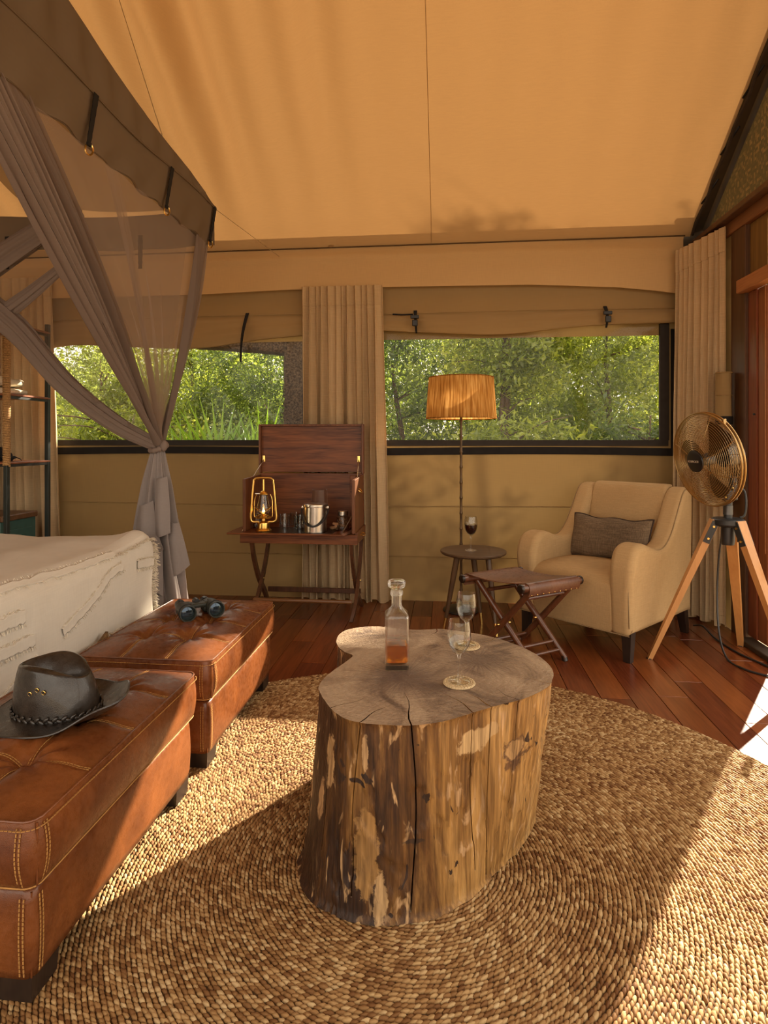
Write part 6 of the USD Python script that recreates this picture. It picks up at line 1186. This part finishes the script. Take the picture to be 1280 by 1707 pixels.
for s, nm in ((1, 'front_grille'), (-1, 'rear_grille')):
    w_ = []
    for r_ in np.linspace(0.055 if s > 0 else 0.065, FR - 0.006, 21 if s > 0 else 17): w_.append(tube(ringpts(r_, 56, HC + NF * dome_d(r_, s), E1, E2), 0.0014, 4, closed=True))
    for k in range(8 if s > 0 else 6):
        a_ = k * 2 * np.pi / (8 if s > 0 else 6) + 0.2; w_.append(tube([fpt(r_, a_ + 0.25 * (r_ / FR) ** 2 * s, dome_d(r_, s) - 0.001 * s) for r_ in np.linspace(0.045, FR, 14)], 0.0018, 4))
    part(fn, nm, join(w_), BRONZE, smooth=50, kind='stuff')
part(fn, 'clip', rbox((0.016, 0.016, 0.03), fpt(FR + 0.004, 0.9, -0.010), 0.004, 8), BRONZE)
bd = part(fn, 'badge', axes(lathe([(0, 0.0), (0.056, 0.0), (0.059, 0.004), (0.057, 0.010), (0.040, 0.014), (0, 0.015)], 36), E1, E2, NF, HC + NF * 0.058), plain('badge_black', (0.012, 0.010, 0.010), 0.35), smooth=35)
tx_ = meshkit.text_mesh('KENWOOD', 0.0120, 0.001); tx_.vertices[:, 0] -= tx_.vertices[:, 0].mean(); tx_.vertices[:, 1] -= tx_.vertices[:, 1].mean(); tx_.vertices[:, 0] *= 0.95
part(bd, 'lettering', axes(tx_, E1, E2, NF, HC + NF * 0.0733), plain('badge_lettering', (0.62, 0.55, 0.45), 0.4, 0.3), smooth=False, label='pale lettering on the badge')
part(fn, 'blade_hub', axes(lathe([(0, -0.035), (0.030, -0.035), (0.034, -0.02), (0.030, 0.02), (0, 0.03)], 20), E1, E2, NF, HC), BLACK_METAL, smooth=35)
for k in range(3):
    a0 = k * np.pi * 2 / 3 + 0.62; P = []
    for r_ in np.linspace(0.028, 0.212, 12):
        wd = 0.30 + 0.55 * math.sin(math.pi * (r_ - 0.02) / 0.26); P.append([fpt(r_, a0 + wd * (q - 0.5) + 0.6 * (r_ / 0.2) ** 2 * 0.5, 0.030 * (q - 0.5) - 0.012) for q in np.linspace(0, 1, 8)])
    part(fn, 'blade', solid(np.array(P), 0.002), plain('dark_bronze', (0.12, 0.075, 0.035), 0.35, 0.8), smooth=True)
part(fn, 'motor_housing', axes(lathe([(0, -0.215), (0.035, -0.213), (0.050, -0.200), (0.055, -0.17), (0.058, -0.10), (0.045, -0.092), (0, -0.09)], 30), E1, E2, NF, HC), BLACK_METAL, smooth=40)
part(fn, 'carry_loop', tube(spline([(0.045, 0.01, 0.94), (0.085, 0.01, 0.93), (0.092, 0.0, 0.87), (0.085, 0.0, 0.80), (0.06, 0.0, 0.785)], 20), 0.006, 8), BLACK_METAL)
cl = []
for k in range(5): cl.append(tube(ringpts(0.045 - 0.002 * k, 24, (0.175 + 0.006 * k, -0.19 + 0.03, 0.55 + 0.004 * k), (0.25, 0.35, 0.1), (0, 0, 1)), 0.0045, 6, closed=True))
part(fn, 'cord_coil', join(cl), BLACK_METAL, label='coiled black cable on the leg')
w0 = HUB
part(fn, 'cable', move(tube(spline([(1.545, 3.55, 0.76), (1.535, 3.60, 0.45), (1.52, 3.56, 0.15), (1.515, 3.45, 0.012), (1.54, 3.30, 0.006), (1.63, 3.20, 0.006), (1.72, 3.10, 0.006), (1.76, 2.98, 0.006)], 50), 0.0055, 8), -w0), BLACK_METAL, label='black cable trailing over the floor')
part(fn, 'cable', move(tube(spline([(1.56, 4.00, 0.02), (1.575, 3.90, 0.045), (1.60, 3.78, 0.008), (1.62, 3.55, 0.006), (1.68, 3.35, 0.006), (1.70, 3.15, 0.006), (1.705, 2.9, 0.006)], 40), 0.0055, 8), -w0), BLACK_METAL, label='black cable running towards the curtain')

# ------------------------------------------------------------------ shelf unit at the far left
sh_ = thing('shelf_unit', 'rope-wrapped black metal shelf unit with red wood shelves at far left', 'shelf', (-3.26, 3.80, 0))
SHW = wood('shelf_wood', (0.14, 0.040, 0.018), (0.29, 0.105, 0.048), 'x', 1.0, 0.4)
ROPE = plain('sisal_rope', (0.36, 0.20, 0.075), 0.85, vary=0.35, scale=120)
TEAL = plain('teal_paint', (0.030, 0.085, 0.075), 0.45, vary=0.12)
for x in (-0.43, 0.43):
    for y in (-0.20, 0.20):
        pp_ = part(sh_, 'post', bbox(x - 0.014, x + 0.014, y - 0.014, y + 0.014, 0.0, 2.02, 0.002), plain('teal_black_metal', (0.016, 0.022, 0.020), 0.45), smooth=False)
        if y < 0:
            pts = np.array([(x + 0.019 * math.cos(a), y + 0.019 * math.sin(a), 1.03 + 0.98 * a / (2 * np.pi * 90)) for a in np.linspace(0, 2 * np.pi * 90, 1260)]); part(pp_, 'rope_wrap', tube(pts, 0.0058, 5), ROPE, label='sisal rope wrapping')
for z in (1.055, 1.500, 1.965): part(sh_, 'shelf_board', bbox(-0.445, 0.445, -0.215, 0.215, z - 0.014, z, 0.003), SHW, smooth=False); part(sh_, 'shelf_rail', join(bbox(0.425, 0.44, -0.2, 0.2, z - 0.032, z - 0.014, 0.001), bbox(-0.44, 0.44, -0.21, -0.20, z - 0.030, z - 0.014, 0.001)), BLACK_METAL, smooth=False)
tl = thing('folded_blanket', 'folded cream blanket on the middle board of the shelf unit', 'blanket', (-3.02, 3.78, 1.5005))
BLK = cloth('cream_blanket', (0.58, 0.51, 0.39), weave=300, vary=0.12, bump=0.4)
for z0, h, w_ in ((0.0, 0.06, 0.30), (0.058, 0.075, 0.285)):
    P = []
    for y in np.linspace(-0.17, 0.17, 20):
        n_ = 30; a = np.linspace(0, 2 * np.pi, n_); P.append(np.c_[-0.10 + (w_ / 2 + 0.02) * np.sign(np.cos(a)) * np.abs(np.cos(a)) ** 0.5 + 0.012 * math.sin(y * 14 + z0 * 40), np.full(n_, y) * (1 - 0.02 * np.cos(a)), z0 + h / 2 + (h / 2 - 0.0006) * np.sign(np.sin(a)) * np.abs(np.sin(a)) ** 0.6 * (1 - 0.12 * (1 + math.sin(y * 17)))])
    P = np.array(P); m = grid(P); caps = [T(np.vstack([P[i], P[i].mean(0)]), [(k, (k + 1) % 30, 30) for k in range(30)]) for i in (0, -1)]; part(tl, 'fold', join(m, *caps), BLK, smooth=50)
cp = thing('black_cap', 'crumpled black cap lying on the lower board of the shelf unit', 'cap', (-3.05, 3.78, 1.0555))
m = trimesh.creation.icosphere(4); m.vertices = m.vertices * [0.10, 0.11, 0.075]; m.vertices[:, 2] = np.maximum(m.vertices[:, 2], -0.02) + 0.02; m.vertices += 0.03 * np.stack([fb(m.vertices, 11, k) for k in range(3)], -1); m.vertices[:, 2] = np.maximum(m.vertices[:, 2], 0.001)
BLKC = cloth('black_cotton', (0.012, 0.012, 0.013), weave=600); part(cp, 'crown', m, BLKC, smooth=True)
part(cp, 'peak', solid(np.array([[(0.08 + 0.075 * t, 0.075 * s * (1 - 0.35 * t), 0.020 - 0.010 * t - 0.02 * s * s * t + 0.012) for s in np.linspace(-1, 1, 12)] for t in np.linspace(0, 1, 8)]), 0.003), BLKC, smooth=True)
tc = thing('teal_chest', 'teal painted chest with a wooden top under the shelf unit', 'chest', (-3.30, 3.82, 0.0))
part(tc, 'body', bbox(-0.38, 0.38, -0.16, 0.18, 0.0, 0.655, 0.004), TEAL, smooth=False); part(tc, 'top', bbox(-0.39, 0.395, -0.165, 0.185, 0.655, 0.695, 0.006), wood('chest_top_wood', (0.07, 0.030, 0.012), (0.16, 0.075, 0.03), 'x', 1, 0.5)); part(tc, 'side_panel', bbox(0.378, 0.386, -0.12, 0.14, 0.08, 0.59, 0.003), TEAL, smooth=False)
